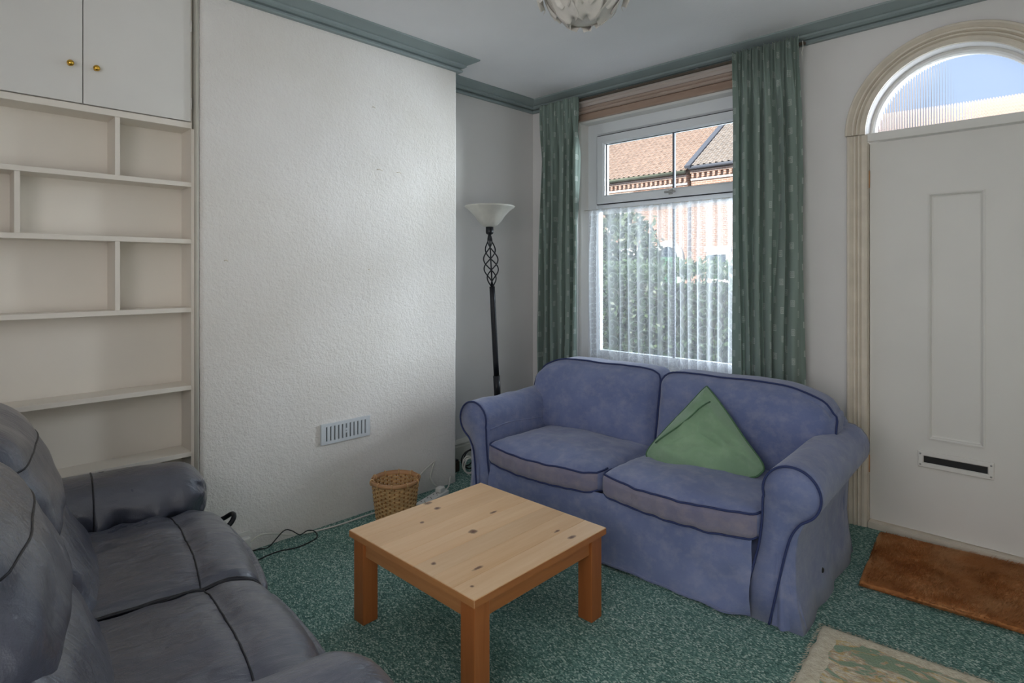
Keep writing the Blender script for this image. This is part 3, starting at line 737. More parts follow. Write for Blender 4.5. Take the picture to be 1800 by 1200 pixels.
bpy.data.objects['care_button'].location = (.895, .22, .16); bpy.data.objects['care_button'].rotation_euler = (0, PI/2, 0)

# ------------------------------------------------------------------ green cushion
def tri_pillow():
    A, B, C = Vector((1.803, -.665, .748)), Vector((1.610, -.91, .428)), Vector((2.150, -.84, .470))
    Bm, Cm = Vector((1.72, -.945, .378)), Vector((2.10, -.875, .418))
    out = smooth_path([A+Vector((-.012, 0, -.004)), A+Vector((.014, 0, -.006)), A*.66+C*.34+Vector((.012, -.01, .012)), A*.30+C*.70+Vector((.010, -.01, .008)), C+Vector((.0, 0, .012)), C+Vector((-.005, -.01, -.028)), Cm, (Bm+Cm)/2+Vector((0, -.015, -.014)), Bm, B+Vector((.012, -.01, -.022)), B+Vector((.004, 0, .02)), B*.66+A*.34+Vector((-.012, -.005, .006)), B*.30+A*.70+Vector((-.006, -.01, .004))], 6, True)
    out = [p+Vector((.035, -.055, .012)) for p in out]
    cen = sum(out, Vector())/len(out); N = len(out); nrm = (B-A).cross(C-A).normalized()
    if nrm.y > 0: nrm = -nrm
    V, F = [], []; RINGS = 14
    def side(sg):
        base = len(V); V.append(cen+nrm*sg*.085)
        for r in range(1, RINGS+1):
            t = r/RINGS
            for i, p in enumerate(out):
                q = cen+(p-cen)*t; hgt = .085*(1-t**2.4)**.75
                hgt += (.030*nz(q.x, q.y, q.z*2, 11, 3)+.010*math.sin(q.z*62+q.x*26+5*nz(q.x, 0, q.z, 7, 4)))*(1-t)*t*3
                V.append(q+nrm*sg*max(0, hgt))
        for i in range(N): F.append((base, base+1+i, base+1+(i+1) % N))
        for r in range(RINGS-1):
            for i in range(N): a = base+1+r*N; F.append((a+i, a+N+i, a+N+(i+1) % N, a+(i+1) % N))
    side(1); side(-1)
    gp = fixn(mesh('green_cushion', V, F, 'greenpad', None, True))
    tube('piping', out, .0048, 'greenpipe', gp, 6, True)
    P0, P1 = A*.72+C*.22+B*.06+Vector((.035, -.055, .012)), B*.84+A*.10+C*.06+Vector((.035, -.055, .012))
    seam = []
    for k in range(15):
        t = k/14; p = P0.lerp(P1, t)+Vector((.02, 0, -.01))*math.sin(t*PI)
        d = (p-cen); d -= nrm*d.dot(nrm); 
        # distance to the outline along this direction gives the height of the pillow here
        best = max(((o-cen).normalized().dot(d.normalized()), (o-cen).length) for o in out)[1]; tt = min(.99, d.length/best)
        seam.append(cen+d+nrm*(.085*(1-tt**2.4)**.75+.015))
    tube('seam', seam, .0035, 'greenpipe', gp, 6)
    return gp
tag(tri_pillow(), 'green piped cushion propped on its edge on the blue sofa', 'cushion')

# ------------------------------------------------------------------ leather sofa
ls = empty('leather_sofa', (1.430, -2.785, 0), math.radians(-7.5)); tag(ls, 'dark navy leather recliner sofa with padded arms and back', 'sofa')
soft('base', (.64, .36, .15), .03, (16, 10, 6), 'leather', ls, lambda p, u, v, w: p+Vector((0, -.46, .20)))
for s in (-1, 1):
    def seat_l(p, u, v, w, s=s):
        q = p.copy(); q.z += .032*max(0, 1-abs(u)**2.6)*max(0, 1-abs(v)**4)*max(0, w)
        q.z -= .030*math.exp(-((p.y-.159)/.022)**2)*max(0, w)*.30                 # cross seam
        edge = max(0, v-.62)/.38; q.z -= .045*edge**2*max(0, w); q.y += .03*(1-u*u)*max(0, v)
        q.x *= 1+.02*(1-v*v)
        side = max(0, abs(u)-.75)/.25
        q.z += (.009*math.sin(p.y*62+3*nz(p.x, p.y, 0, 6, s))*side*(1 if u*s > 0 else .15)*max(0, w))+.008*nz(p.x+s, p.y, p.z, 8, 21)*max(0, w)
        q.z += .005*nz(p.x*3+s, p.y, 0, 14, 5)*max(0, w)
        return q+Vector((s*.322, -.335, .365))
    HS = (.324, .345, .085)
    sc_ = soft('seat_cushion', HS, (.045, .075, .06), (40, 44, 8), 'leather', ls, seat_l)
    tube('cross_seam', [seat_l(rbox(u, .46, 1, HS, (.045, .075, .06)), u, .46, 1)+Vector((0, 0, .0012)) for u in [-.97+1.94*k/24 for k in range(25)]], .0026, 'leather_pipe', sc_, 6)
    tube('piping', [seat_l(rbox(-s*.985, v_, .80, HS, (.045, .075, .06)), -s*.985, v_, .80)+Vector((-s*.001, 0, .018)) for v_ in [-1+2*k/30 for k in range(31)]], .0055, 'leather_pipe', sc_, 6)
    # footrest panel under the front edge
    soft('footrest', (.318, .045, .145), .04, (16, 6, 12), 'leather', ls, lambda p, u, v, w, s=s: p+Vector((s*.322, -.055+.012*(1-w*w), .205)))
    # lower and upper back pads
    def low_back(p, u, v, w, s=s):
        q = p.copy(); q.y += .030*(1-u*u)*max(0, v)*(1-w*w*.5)
        q.y += .010*nz(p.x+s, p.y, p.z, 6, 31)+.006*math.sin(p.z*55+p.x*20*s)*(abs(u)**3)
        return q+Vector((s*.322, -.575-.07*(p.z/.15), .545))
    lb_ = soft('lower_back_pad', (.324, .115, .165), (.06, .09, .09), (24, 10, 20), 'leather', ls, low_back)
    def up_back(p, u, v, w, s=s):
        q = p.copy(); q.y += .055*(1-u*u)*max(0, v)*(1-(w+.25)**2*.6)
        q.z -= .045*max(0, abs(u)-.55)/.45*max(0, w)
        q.y += .014*nz(p.x+s, p.y, p.z, 5, 41)+(.007*math.sin(p.z*48+p.x*14*s+4*nz(p.x, 0, p.z, 5, 2)))*(.25+abs(u)**3)
        return q+Vector((s*.322, -.640-.15*((p.z+.2)/.42), .795))
    ub_ = soft('upper_back_pad', (.338, .150, .205), (.10, .13, .13), (34, 14, 30), 'leather', ls, up_back)
    tube('pad_seam', [up_back(rbox(u, 1, .30, (.338, .150, .205), (.10, .13, .13)), u, 1, .30)+Vector((0, .0, 0)) for u in [-1+2*k/24 for k in range(25)]], .0028, 'leather_pipe', ub_, 6)
    # arm: padded roll over a panel
    def arm_l(p, u, v, w, s=s):
        q = p.copy()
        g = max(0, -u*s)                                               # inner side hangs in gathers
        low = max(0, -w)
        q.z += .030*math.sin(p.y*34+1.2*math.sin(p.y*13))*low*g*1.2
        q.x += -s*.040*(math.sin(p.y*34+.8+1.2*math.sin(p.y*13))+.5*math.sin(p.y*71))*g*max(0, .35-w)*.6
        fr = max(0, v-.80)/.20; q.x += s*.0+.010*math.sin(math.atan2(w, u)*9)*fr
        q.z += .006*nz(p.x, p.y+s, p.z, 9, 51)
        q.z += -.020*max(0, v)*0+.035*(-v)*.4
        return q+Vector((s*.800, -.40 if s < 0 else -.352, .478 if s < 0 else .492))
    HA = (.165, .385, .118)
    ar_ = soft('arm_pad', HA, (.15, .11, .112), (20, 60, 16), 'leather', ls, arm_l)
    for vy in (.02, -.42):
        ring_ = []
        for k in range(25):
            a = -.15*PI+PI*1.25*k/24; u_, w_ = math.cos(a), math.sin(a); mx = max(abs(u_), abs(w_)); u_, w_ = u_/mx, w_/mx
            ring_.append(arm_l(rbox(u_, vy, w_, HA, (.15, .11, .112)), u_, vy, w_))
        tube('arm_seam', ring_, .0032, 'leather_pipe', ar_, 6)
    soft('arm_panel', (.125, .40, .205), .035, (10, 16, 10), 'leather', ls, lambda p, u, v, w, s=s: p+Vector((s*.805, -.435, .215)))
soft('back_shell', (.92, .075, .33), .05, (24, 6, 16), 'leather', ls, lambda p, u, v, w: p+Vector((0, -.885-.16*(p.z/.4), .46)))
tube('recliner_lever', smooth_path([(-.83, -.05, .30), (-.83, .05, .31), (-.80, .085, .335), (-.76, .085, .335), (-.745, .06, .31), (-.75, 0, .28)], 5), .010, 'iron', ls, 8)

# ------------------------------------------------------------------ coffee table
ct = empty('coffee_table', (1.5142, -1.991, 0), 0.0128); tag(ct, 'low square pine coffee table in front of the blue sofa', 'table')
TW, TD, TZ, TT = .7114, .702, .3475, .026
tt = empty('table_top'); tt.parent = ct
npl = 7
for i in range(npl):
    a, b = -TW/2+TW*i/npl, -TW/2+TW*(i+1)/npl
    box('plank', (a+.0002, b-.0002, -TD/2, TD/2, TZ-TT, TZ), 'pine_top', tt, .0012, 1)
for e in (-1, 1):                                     # dark edge lipping of the board
    boxes('edge_band', [(-TW/2+.001, TW/2-.001, min(e*TD/2, e*(TD/2+.0015)), max(e*TD/2, e*(TD/2+.0015)), TZ-TT+.001, TZ-.003)], 'pine_rail', tt)
    boxes('edge_band', [(min(e*TW/2, e*(TW/2+.0015)), max(e*TW/2, e*(TW/2+.0015)), -TD/2+.001, TD/2-.001, TZ-TT+.001, TZ-.003)], 'pine_rail_y', tt)
IN, LG = .012, .066
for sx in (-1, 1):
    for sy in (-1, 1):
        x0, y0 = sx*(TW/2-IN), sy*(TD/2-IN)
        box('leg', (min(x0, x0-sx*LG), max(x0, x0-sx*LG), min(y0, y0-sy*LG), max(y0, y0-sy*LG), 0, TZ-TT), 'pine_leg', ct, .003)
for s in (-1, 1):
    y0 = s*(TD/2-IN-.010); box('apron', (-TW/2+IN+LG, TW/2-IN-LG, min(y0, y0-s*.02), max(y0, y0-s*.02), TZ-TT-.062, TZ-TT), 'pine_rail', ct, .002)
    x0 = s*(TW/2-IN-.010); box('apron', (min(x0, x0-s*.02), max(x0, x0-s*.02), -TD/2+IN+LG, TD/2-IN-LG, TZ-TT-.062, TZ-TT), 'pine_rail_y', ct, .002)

# ------------------------------------------------------------------ wastepaper basket
wbk = empty('waste_basket', (.617, -1.757, 0), .3); tag(wbk, 'round woven cane wastepaper basket by the chimney breast', 'basket')
def br(z): return .092+.030*(z/.26)
NS = 30
v, f = [], []
for row in range(23):
    z = .012+row*.0105; n = NS*4
    b = len(v)
    for k in range(n):
        th = 2*PI*k/n; off = .0035*math.sin(NS/2*th*1.0+PI*row)
        for dz in (-.0048, .0048): R = br(z+dz)+off; v.append((R*math.cos(th), R*math.sin(th), z+dz))
        for dz in (.0048, -.0048): R = br(z+dz)+off-.0018; v.append((R*math.cos(th), R*math.sin(th), z+dz))
    for k in range(n):
        a, c = b+k*4, b+((k+1) % n)*4
        for q in range(4): f.append((a+q, c+q, c+(q+1) % 4, a+(q+1) % 4))
wv = fixn(mesh('weave', v, f, 'cane', wbk)); wv['kind'] = 'stuff'
v, f = [], []
for k in range(NS):
    th = 2*PI*(k+.5)/NS*1.0; ca, sa_ = math.cos(th), math.sin(th); b = len(v)
    for z in (.004, .262):
        for dt, dr_ in ((-.0035, -.0018), (.0035, -.0018), (.0035, .0006), (-.0035, .0006)):
            R = br(z)+dr_; v.append((R*ca-dt*sa_, R*sa_+dt*ca, z))
    f += [(b+q, b+(q+1) % 4, b+4+(q+1) % 4, b+4+q) for q in range(4)]
sk = mesh('stakes', v, f, 'cane_dark', wbk); sk['kind'] = 'stuff'
fixn(lathe('bottom', [(0, .008), (.088, .008), (.090, .014), (.088, .018), (0, .016)], 'cane_dark', wbk, 32))
for nm, r0, r1 in (('outer_hoop', .1225, .1275), ('inner_hoop', .1135, .1180)):
    fixn(lathe(nm, [(r0, .249), (r1, .250), (r1+.0005, .258), (r1, .266), (r0+.001, .268), (r0, .249)], 'cane_rim', wbk, 48))
for k in range(10):
    th = 2*PI*k/10+.2; pth = []
    for q in range(12):
        a = 2*PI*q/12; R = .1205+.0105*math.cos(a); z = .256+.0155*math.sin(a); pth.append((R*math.cos(th), R*math.sin(th), z))
    tube('rim_binding', pth, .0032, 'cane', wbk, 5, True)

# ------------------------------------------------------------------ floor lamp
fl_ = empty('floor_lamp', (.262, -.628, 0)); tag(fl_, 'black metal uplighter floor lamp with bowl shade and twisted cage stem', 'lamp')
fixn(lathe('base', [(0, .03), (.03, .03), (.045, .024), (.12, .016), (.135, .008), (.135, 0), (0, 0)], 'iron', fl_, 40))
def lp(z): t = z/1.65; return Vector((-.012*t, -.100*t, z))      # the stem leans slightly
tube('lower_pole', [lp(.02+.60*k/6) for k in range(7)], .0235, 'iron', fl_, 16)
tube('upper_pole', [lp(.62+.625*k/6) for k in range(7)], .0195, 'iron', fl_, 16)
tube('core_rod', [lp(1.24), lp(1.60)], .005, 'iron', fl_, 8)
for k in range(4):
    pts = []
    for q in range(49):
        t = q/48; z = 1.24+.365*t; r = .006+.046*math.sin(PI*t**.85)**1.15; a = 2*PI*k/4+t*2*PI*1.15
        pts.append(lp(z)+Vector((r*math.cos(a), r*math.sin(a), 0)))
    tube('cage_bar', pts, .0045, 'iron', fl_, 8)
c = lp(1.6); o = fixn(lathe('lamp_holder', [(0, 0), (.010, 0), (.012, .006), (.024, .012), (.027, .022), (.027, .064), (0, .066)], 'iron', fl_, 24)); o.location = c
o = fixn(lathe('glass_shade', [(.018, .058), (.034, .060), (.058, .075), (.082, .100), (.108, .138), (.140, .172), (.168, .192), (.176, .200), (.172, .205), (.162, .199), (.134, .179), (.102, .144), (.076, .106), (.052, .081), (.030, .068), (.018, .067)], 'alabaster', fl_, 48)); o.location = c

# ------------------------------------------------------------------ pendant light
pe = empty('pendant_light', (1.815, -1.715, 2.508)); tag(pe, 'white petal globe pendant shade hanging from the ceiling', 'pendant lamp')
tube('flex', [(0, 0, .0), (0, 0, .185)], .003, 'white_cable', pe, 6)
fixn(lathe('ceiling_rose', [(0, .2018), (.04, .2018), (.04, .187), (.03, .172), (.008, .162), (0, .162)], 'white_plastic', pe, 24))
fixn(lathe('bulb_holder', [(0, .10), (.018, .10), (.02, .03), (.014, .02), (0, .02)], 'white_plastic', pe, 20))
fixn(lathe('bottom_cup', [(0, -.196), (.035, -.194), (.066, -.184), (.094, -.166), (.116, -.142), (.118, -.136), (.114, -.138), (.092, -.162), (.064, -.180), (.034, -.190), (0, -.192)], 'petal', pe, 32))
for tier, (el0, n_, wdt, ln, R) in enumerate([(-52, 6, 0.72, .95, .186), (-34, 8, 0.62, 1.0, .174), (-14, 10, 0.56, 0.95, .184), (20, 10, 0.54, .9, .180), (52, 7, .6, .8, .172)]):
    for k in range(n_):
        az = 2*PI*(k+.5*(tier % 2))/n_+.35; V, F = [], []; na, nb = 10, 8
        for i in range(na+1):
            tt_ = -1+2*i/na
            for j in range(nb+1):
                ss = -1+2*j/nb; el = math.radians(el0)+ss*ln*.42; wd = wdt*.62*math.sqrt(max(.02, 1-max(0, -ss)**3*.9))
                rr = R*(1+.14*(-ss)*.5+.10*tt_*tt_*(.5-ss*.5)); a2 = az+tt_*wd*(1/max(.35, math.cos(el)))*.62
                V.append((rr*math.cos(el)*math.cos(a2), rr*math.cos(el)*math.sin(a2), rr*math.sin(el)))
        for i in range(na):
            for j in range(nb): a = i*(nb+1)+j; F.append((a, a+nb+1, a+nb+2, a+1))
        p_ = mesh('petal', V, F, 'petal', pe, True); m_ = p_.modifiers.new('thickness', 'SOLIDIFY'); m_.thickness = .0012

# ------------------------------------------------------------------ curtains, track, net
tr = empty('curtain_track', (0, 0, 0)); tag(tr, 'slim brown curtain track fixed under the cornice', 'curtain track')
box('rail', (.16, 2.10, -.075, -.055, 2.612, 2.626), 'trackwood', tr, .002)
for x in (.20, .85, 1.45, 2.06): box('bracket', (x, x+.02, -.072, -.0225, 2.6255, 2.633), 'steel', tr, .001)
def curtain(name, label, xt0, xt1, xb0, xb1, zb, zt, npl_, cloth, seed):
    V, F, UV = [], [], []; NXc, NZc = npl_*18, 56
    for i in range(NXc+1):
        s = i/NXc
        for k in range(NZc+1):
            t = k/NZc; z = zt+(zb-zt)*(t**1.25 if t < .5 else t**1.25); q = (zt-z)/(zt-zb)
            fan_ = min(1, q*6); e = fan_*fan_*(3-2*fan_)
            x0 = xt0+(xb0-xt0)*q; x1 = xt1+(xb1-xt1)*q
            ph = 2*PI*npl_*s+seed
            wob = 1.1*nz(s*3.1, q*1.4, seed, 1.6, seed)+.5*nz(s*8, q*2.0, seed, 1.2, seed+1)
            fold = 1.15-2.1*abs(math.cos((ph+wob*2.4*e)/2))**.8+.10*math.sin(2*ph+1.3+wob*e)
            head = .45*math.sin(ph)+.75*math.sin(3*ph+seed)           # pinched heading
            y = -.105-(1-e)*.014+(1-e)*.026*head+e*.046*fold*(.72+.75*nz(s*5, 0, q, 1.3, seed+2))
            x = x0+(x1-x0)*s+e*.014*math.cos(ph+wob*2.0*e)*(1 if 0 < i < NXc else 0)+(1-e)*.004*math.cos(3*ph)
            V.append((x, min(-.045, y), z)); UV.append((s*cloth, z))
    for i in range(NXc):
        for k in range(NZc): a = i*(NZc+1)+k; F.append((a, a+1, a+NZc+2, a+NZc+1))
    o = mesh(name, V, F, 'curtain', None, True, UV); tag(o, label, 'curtain', 'green patterned curtains')
    m_ = o.modifiers.new('thickness', 'SOLIDIFY'); m_.thickness = .002
    n = 7
    return o
cL = curtain('curtain', 'narrow green square-patterned curtain next to the floor lamp', .185, .552, .165, .530, .03, 2.632, 5, .85, 1.0)
cR = curtain('curtain', 'wide green square-patterned curtain next to the front door', 1.712, 2.080, 1.700, 2.118, .03, 2.650, 6, 1.05, 4.0)
cord = tube('pull_cord', smooth_path([(2.092, -.085, 2.628), (2.094, -.086, 2.59), (2.088, -.086, 2.565), (2.094, -.086, 2.545)], 4), .0022, 'white_cable', cR, 5)
V, F, UV = [], [], []; NXn, NZn = 260, 30; nx0, nx1 = .530, 1.850
for i in range(NXn+1):
    s = i/NXn; ph = (s+.05*nz(s*5, 0, 0, 1, 66)+.02*nz(s*17, 0, 0, 1, 67))*2*PI*17
    for k in range(NZn+1):
        q = k/NZn; z = 1.815+(.672-1.815)*q
        w = .7*nz(s*9, q*1.2, 0, 1, 61); amp = .007+.011*q
        y = .048+amp*(math.sin(ph+w)+.5*math.sin(ph*.43+2+w))
        x = nx0+(nx1-nx0)*s+.012*math.cos(ph+w)*min(1, 4*q)+(.028*q*(1-q)*(1-2*s)*0)
        x += -.018*math.sin(PI*q)*(1 if s < .02 else 0)
        V.append((x, min(.080, max(.020, y)), z)); UV.append((s*1.75, z))
for i in range(NXn):
    for k in range(NZn): a = i*(NZn+1)+k; F.append((a, a+1, a+NZn+2, a+NZn+1))
nt = mesh('net_curtain', V, F, 'lace', None, True, UV); tag(nt, 'sheer white lace net curtain across the lower window', 'net curtain')
tube('wire', [(WX0+.015, .05, 1.812), (WX1-.015, .05, 1.812)], .003, 'white_cable', nt, 6)

# ------------------------------------------------------------------ air vent, sockets, cables
va = empty('air_vent', (CX, -1.8785, .487)); tag(va, 'white slotted plastic air vent low on the chimney breast', 'air vent')
VW, VH = .1465, .054
slots = [(-VW+.030+(2*VW-.060)*k/10) for k in range(11)]
yy = [-VW+.0]
bars = [(0, .0125, -VW, VW, VH-.016, VH), (0, .0125, -VW, VW, -VH, -VH+.016), (0, .0125, -VW, slots[0]-.0045, -VH+.016, VH-.016), (0, .0125, slots[-1]+.0045, VW, -VH+.016, VH-.016)]
for a, b in zip(slots, slots[1:]): bars.append((0, .0125, a+.0045, b-.0045, -VH+.016, VH-.016))
bars.append((0, .0125, slots[5]-.0045, slots[5]+.0045, -.012, .012))
fr_ = boxes('grille', bars, 'vent', va)
boxes('slot_shade', [(.0004, .002, -VW+.004, VW-.004, -VH+.004, VH-.004)], 'black', va)  # black sheet painting the shade behind the slots
tube('slider_knob', [(.012, slots[5], 0), (.018, slots[5], 0)], .004, 'vent', va, 10)
wsok = empty('wall_socket', (CX-.002, -2.435, .062)); tag(wsok, 'small white wall socket low on the chimney breast', 'socket')
box('plate', (0, .009, -.043, .043, -.043, .043), 'white_plastic', wsok, .003); box('plug', (.009, .042, -.010, .034, -.030, .022), 'white_plastic', wsok, .006)
wc = tube('white_cable', smooth_path([(CX+.040, -2.405, .062), (CX+.036, -2.36, .078), (CX+.02, -2.29, .060), (CX+.018, -2.19, .022), (CX+.03, -2.08, .006), (CX+.052, -1.95, .005), (CX+.05, -1.80, .005), (CX+.055, -1.62, .005), (CX+.07, -1.50, .010)], 8), .0042, 'white_cable', None, 7)
tag(wc, 'white mains cable trailing along the foot of the chimney breast', 'cable')
bc_ = tube('black_cable', smooth_path([(CX+.01, -2.42, .006), (.345, -2.355, .005), (.350, -2.31, .004), (CX+.034, -2.24, .060), (CX+.034, -2.20, .050), (CX+.044, -2.16, .020), (CX+.05, -2.12, .030), (CX+.065, -2.09, .020), (.42, -2.095, .004), (.445, -2.145, .004), (.455, -2.22, .004), (.430, -2.30, .004), (.445, -2.40, .004), (.50, -2.50, .004)], 8), .0028, 'black_cable', None, 6)
tag(bc_, 'thin black cable looping on the carpet near the leather sofa', 'cable')
xs = empty('extension_lead', (.475, -1.40, 0), math.radians(18)); tag(xs, 'white four-way extension block on the floor behind the table', 'extension lead')
eb = box('block', (-.032, .032, -.13, .13, .002, .034), 'white_plastic', xs, .006)
for k in range(4):
    y = -.095+.062*k; boxes('socket_hole', [(-.016, -.010, y-.004, y+.004, .0335, .0345), (.010, .016, y-.004, y+.004, .0335, .0345), (-.003, .003, y+.010, y+.018, .0335, .0345)], 'black', eb)
box('plug', (-.02, .02, .055, .105, .034, .062), 'white_plastic', xs, .006)
tube('lead', smooth_path([(0, .13, .018), (-.01, .19, .03), (-.05, .27, .045), (-.10, .36, .035), (-.12, .46, .006)], 8), .0045, 'white_cable', xs, 7)
wc2 = tube('looped_cable', smooth_path([(.36, -1.56, .005), (CX+.02, -1.47, .06), (CX+.010, -1.36, .135), (CX+.008, -1.285, .172), (CX+.008, -1.272, .174), (CX+.008, -1.29, .13), (CX+.010, -1.30, .075), (CX+.03, -1.265, .02), (.38, -1.22, .005)], 8), .004, 'white_cable', None, 7)
tag(wc2, 'white cable looped up against the chimney breast behind the basket', 'cable')
pts = []
for k in range(70):
    t = k/69; a = t*2*PI*2.6; r = .062-.012*t; pts.append((.268+.03*math.sin(3*t)+r*.3*math.cos(a), -.95+r*.6*math.cos(a), .066+r*.9*math.sin(a)+.004*math.sin(7*t)))
tag(tube('coiled_cable', pts, .0045, 'white_cable', None, 7), 'coil of white cable in the alcove corner beside the blue sofa', 'cable')
pts = []
for k in range(50):
    t = k/49; a = t*2*PI*1.9; r = .075-.02*t; pts.append((.215+.02*math.sin(5*t), -.88+r*math.cos(a), .078+r*.9*math.sin(a)))
tag(tube('coiled_black_cable', pts, .005, 'black_cable', None, 7), 'coil of black cable behind the white coil in the alcove', 'cable')
jb = empty('junction_box', (.135, -.995, 0)); tag(jb, 'small brown junction box on the alcove floor beside the chimney breast', 'box')
box('body', (-.05, .05, -.055, .055, 0, .07), 'trackwood', jb, .006); box('lid', (-.045, .045, -.05, .05, .07, .08), 'gasket', jb, .004)

# ------------------------------------------------------------------ mats
mt = empty('door_mat', (2.462, -.075, 0), math.radians(5)); tag(mt, 'shaggy brown doormat on the carpet before the front door', 'doormat')
ML, MD = 1.0, .63
def mat_fn(p, u, v, w):
    q = p+Vector((ML/2, -MD/2, .012)); q.z += .006*nz(p.x, p.y, 0, 7, 71)*max(0, w)
    q.y += .010*nz(p.x, 0, 0, 5, 72)*abs(v); q.x += .010*nz(0, p.y, 0, 5, 73)*abs(u); q.z = max(.001, q.z); return q
soft('backing', (ML/2, MD/2, .011), .01, (50, 34, 4), 'fur', mt, mat_fn)
V, F = [], []; rnd = random.Random(3)
for k in range(30000):
    x, y = rnd.random()*ML, -rnd.random()*MD
    if rnd.random() < .16:
        e = rnd.randrange(4)
        if e == 0: x = rnd.uniform(-.004, .012)
        elif e == 1: x = ML-rnd.uniform(-.004, .012)
        elif e == 2: y = -rnd.uniform(-.004, .012)
        else: y = -MD+rnd.uniform(-.004, .012)
    h = .016+.012*rnd.random(); a = .9+1.5*nz(x, y, 0, 4.5, 75)+rnd.uniform(-.6, .6)-PI/2; ln = .014+.014*rnd.random()
    ex = (.5-abs(x/ML-.5))*ML; ey = (.5-abs(y/MD+.5))*MD
    if min(ex, ey) < .014: h *= .62
    d = Vector((math.cos(a)*ln, math.sin(a)*ln, 0)); sd = Vector((-math.sin(a), math.cos(a), 0))*.0014
    b = len(V); z0 = .014 if min(ex, ey) > .006 else .005
    p = Vector((x, y, z0)); V += [p-sd, p+sd, p+d*.55+Vector((0, 0, h*.8))+sd*.7, p+d*.55+Vector((0, 0, h*.8))-sd*.7, p+d+Vector((0, 0, h))]
    F += [(b, b+1, b+2, b+3), (b+3, b+2, b+4)]
pl_ = mesh('pile', V, F, 'fur', mt); pl_['kind'] = 'stuff'
rg = empty('cream_rug', (2.490, -1.112, 0), math.radians(5)); tag(rg, 'cream rug with a mottled green and ochre leaf pattern', 'rug')
V, F = [], []; NXr, NYr = 60, 90
for i in range(NXr+1):
    for j in range(NYr+1):
        x, y = .85*i/NXr, -1.35*j/NYr
        jx = .010*nz(0, y, 0, 16, 81)+.004*nz(0, y, 0, 60, 82); jy = .010*nz(x, 0, 0, 16, 83)+.005*nz(x, 0, 0, 60, 84)
        if i in (0, NXr): x += jx
        if j in (0, NYr): y += jy
        edge = i in (0, NXr) or j in (0, NYr)
        V.append((x, y, .002 if edge else .0125+.0015*nz(x, y, 0, 20, 85)))
for i in range(NXr):
    for j in range(NYr): a = i*(NYr+1)+j; F.append((a, a+NYr+1, a+NYr+2, a+1))
fixn(mesh('rug_body', V, F, 'rug', rg, True))
V, F = [], []
for k in range(900):
    e = rnd.random()
    if e < .40: x, y, a = rnd.random()*.85, rnd.uniform(-.006, .004), PI/2
    elif e < .8: x, y, a = rnd.uniform(-.004, .006), -rnd.random()*1.35, PI
    else: x, y, a = .85+rnd.uniform(-.006, .004), -rnd.random()*1.35, 0
    a += rnd.uniform(-1, 1); ln = rnd.uniform(.006, .017); d = Vector((math.cos(a), math.sin(a), 0)); sd = Vector((-d.y, d.x, 0))*.0017
    p = Vector((x, y, .008)); b = len(V); V += [p-sd, p+sd, p+d*ln+sd*.5+Vector((0, 0, -.005)), p+d*ln-sd*.5+Vector((0, 0, -.005))]; F.append((b, b+1, b+2, b+3))
fr2 = mesh('fringe', V, F, 'rug', rg); fr2['kind'] = 'stuff'

# ------------------------------------------------------------------ outside: garden hedge, street, terraced houses opposite
gd = boxes('ground', [(-40, 30, TH, 60, -.40, -.15)], 'asphalt'); tag(gd, 'grey street paving outside the window', 'ground', kind='structure')
def foliage(name, label, n, fn, mat, core, size, seed):
    e = empty(name, core[0]); tag(e, label, 'hedge' if 'hedge' in name else 'shrub')
    r_ = random.Random(seed); V, F = [], []
    for k in range(n):
        p = Vector(fn(r_)); s = size*r_.uniform(.6, 1.3)
        a = Vector((r_.gauss(0, 1), r_.gauss(0, 1), r_.gauss(0, .7))).normalized(); b = a.orthogonal().normalized(); b = Matrix.Rotation(r_.uniform(0, 6.28), 3, a) @ b; c_ = a.cross(b)
        i = len(V); V += [p-b*s, p+c_*s*.42, p+b*s, p-c_*s*.42]; F.append((i, i+1, i+2, i+3))
    lv = mesh('leaves', V, F, mat, e); lv['kind'] = 'stuff'
    return e
def hedge_pt(r_):
    x = r_.uniform(-3.2, 3.0); top = 1.40+.10*nz(x, 0, 0, 1.3, 91)-(.25 if x < -1.2 else 0)
    f_ = r_.random()
    if f_ < .28: return (x, r_.uniform(2.3, 3.1), top+r_.gauss(0, .05))
    if f_ < .84: return (x, 2.3+abs(r_.gauss(0, .10)), r_.uniform(-.1, top))
    return (x, r_.uniform(2.35, 3.1), r_.uniform(-.1, top))
hg = foliage('garden_hedge', 'dark green clipped hedge in front of the house opposite', 13000, hedge_pt, 'leaf', ((0, 0, -.15),), .042, 5)
hg.location = (0, 0, 0); soft('dark_core', (3.1, .30, .68), .2, (20, 6, 10), 'twig', hg, lambda p, u, v, w: p+Vector((-.1, 2.74, .53))+Vector((0, .05*nz(p.x, 0, p.z, 4, 2), .05*nz(p.x, p.y, 0, 4, 3))))  # solid dark core, colour stands in for shade inside the hedge
def shrub_pt(r_):
    a, b = r_.uniform(0, 2*PI), math.acos(r_.uniform(-1, 1)); R = r_.uniform(.55, 1.0)**.5; 
    return (-2.75+.95*R*math.sin(b)*math.cos(a), 5.1+.7*R*math.sin(b)*math.sin(a), 1.45+.95*R*math.cos(b)+.12*r_.gauss(0, 1))
sh = foliage('garden_shrub', 'tall loose shrub rising behind the hedge', 3800, shrub_pt, 'leaf2', ((0, 0, 0),), .075, 8)
for k in range(5): tube('stem', [(-2.75+.05*k, 5.1, -.15), (-2.9+.14*k, 5.1+.05*k, .7), (-3.15+.24*k, 5.0+.08*k, 1.7)], .025, 'twig', sh, 6)
FY = 19.7
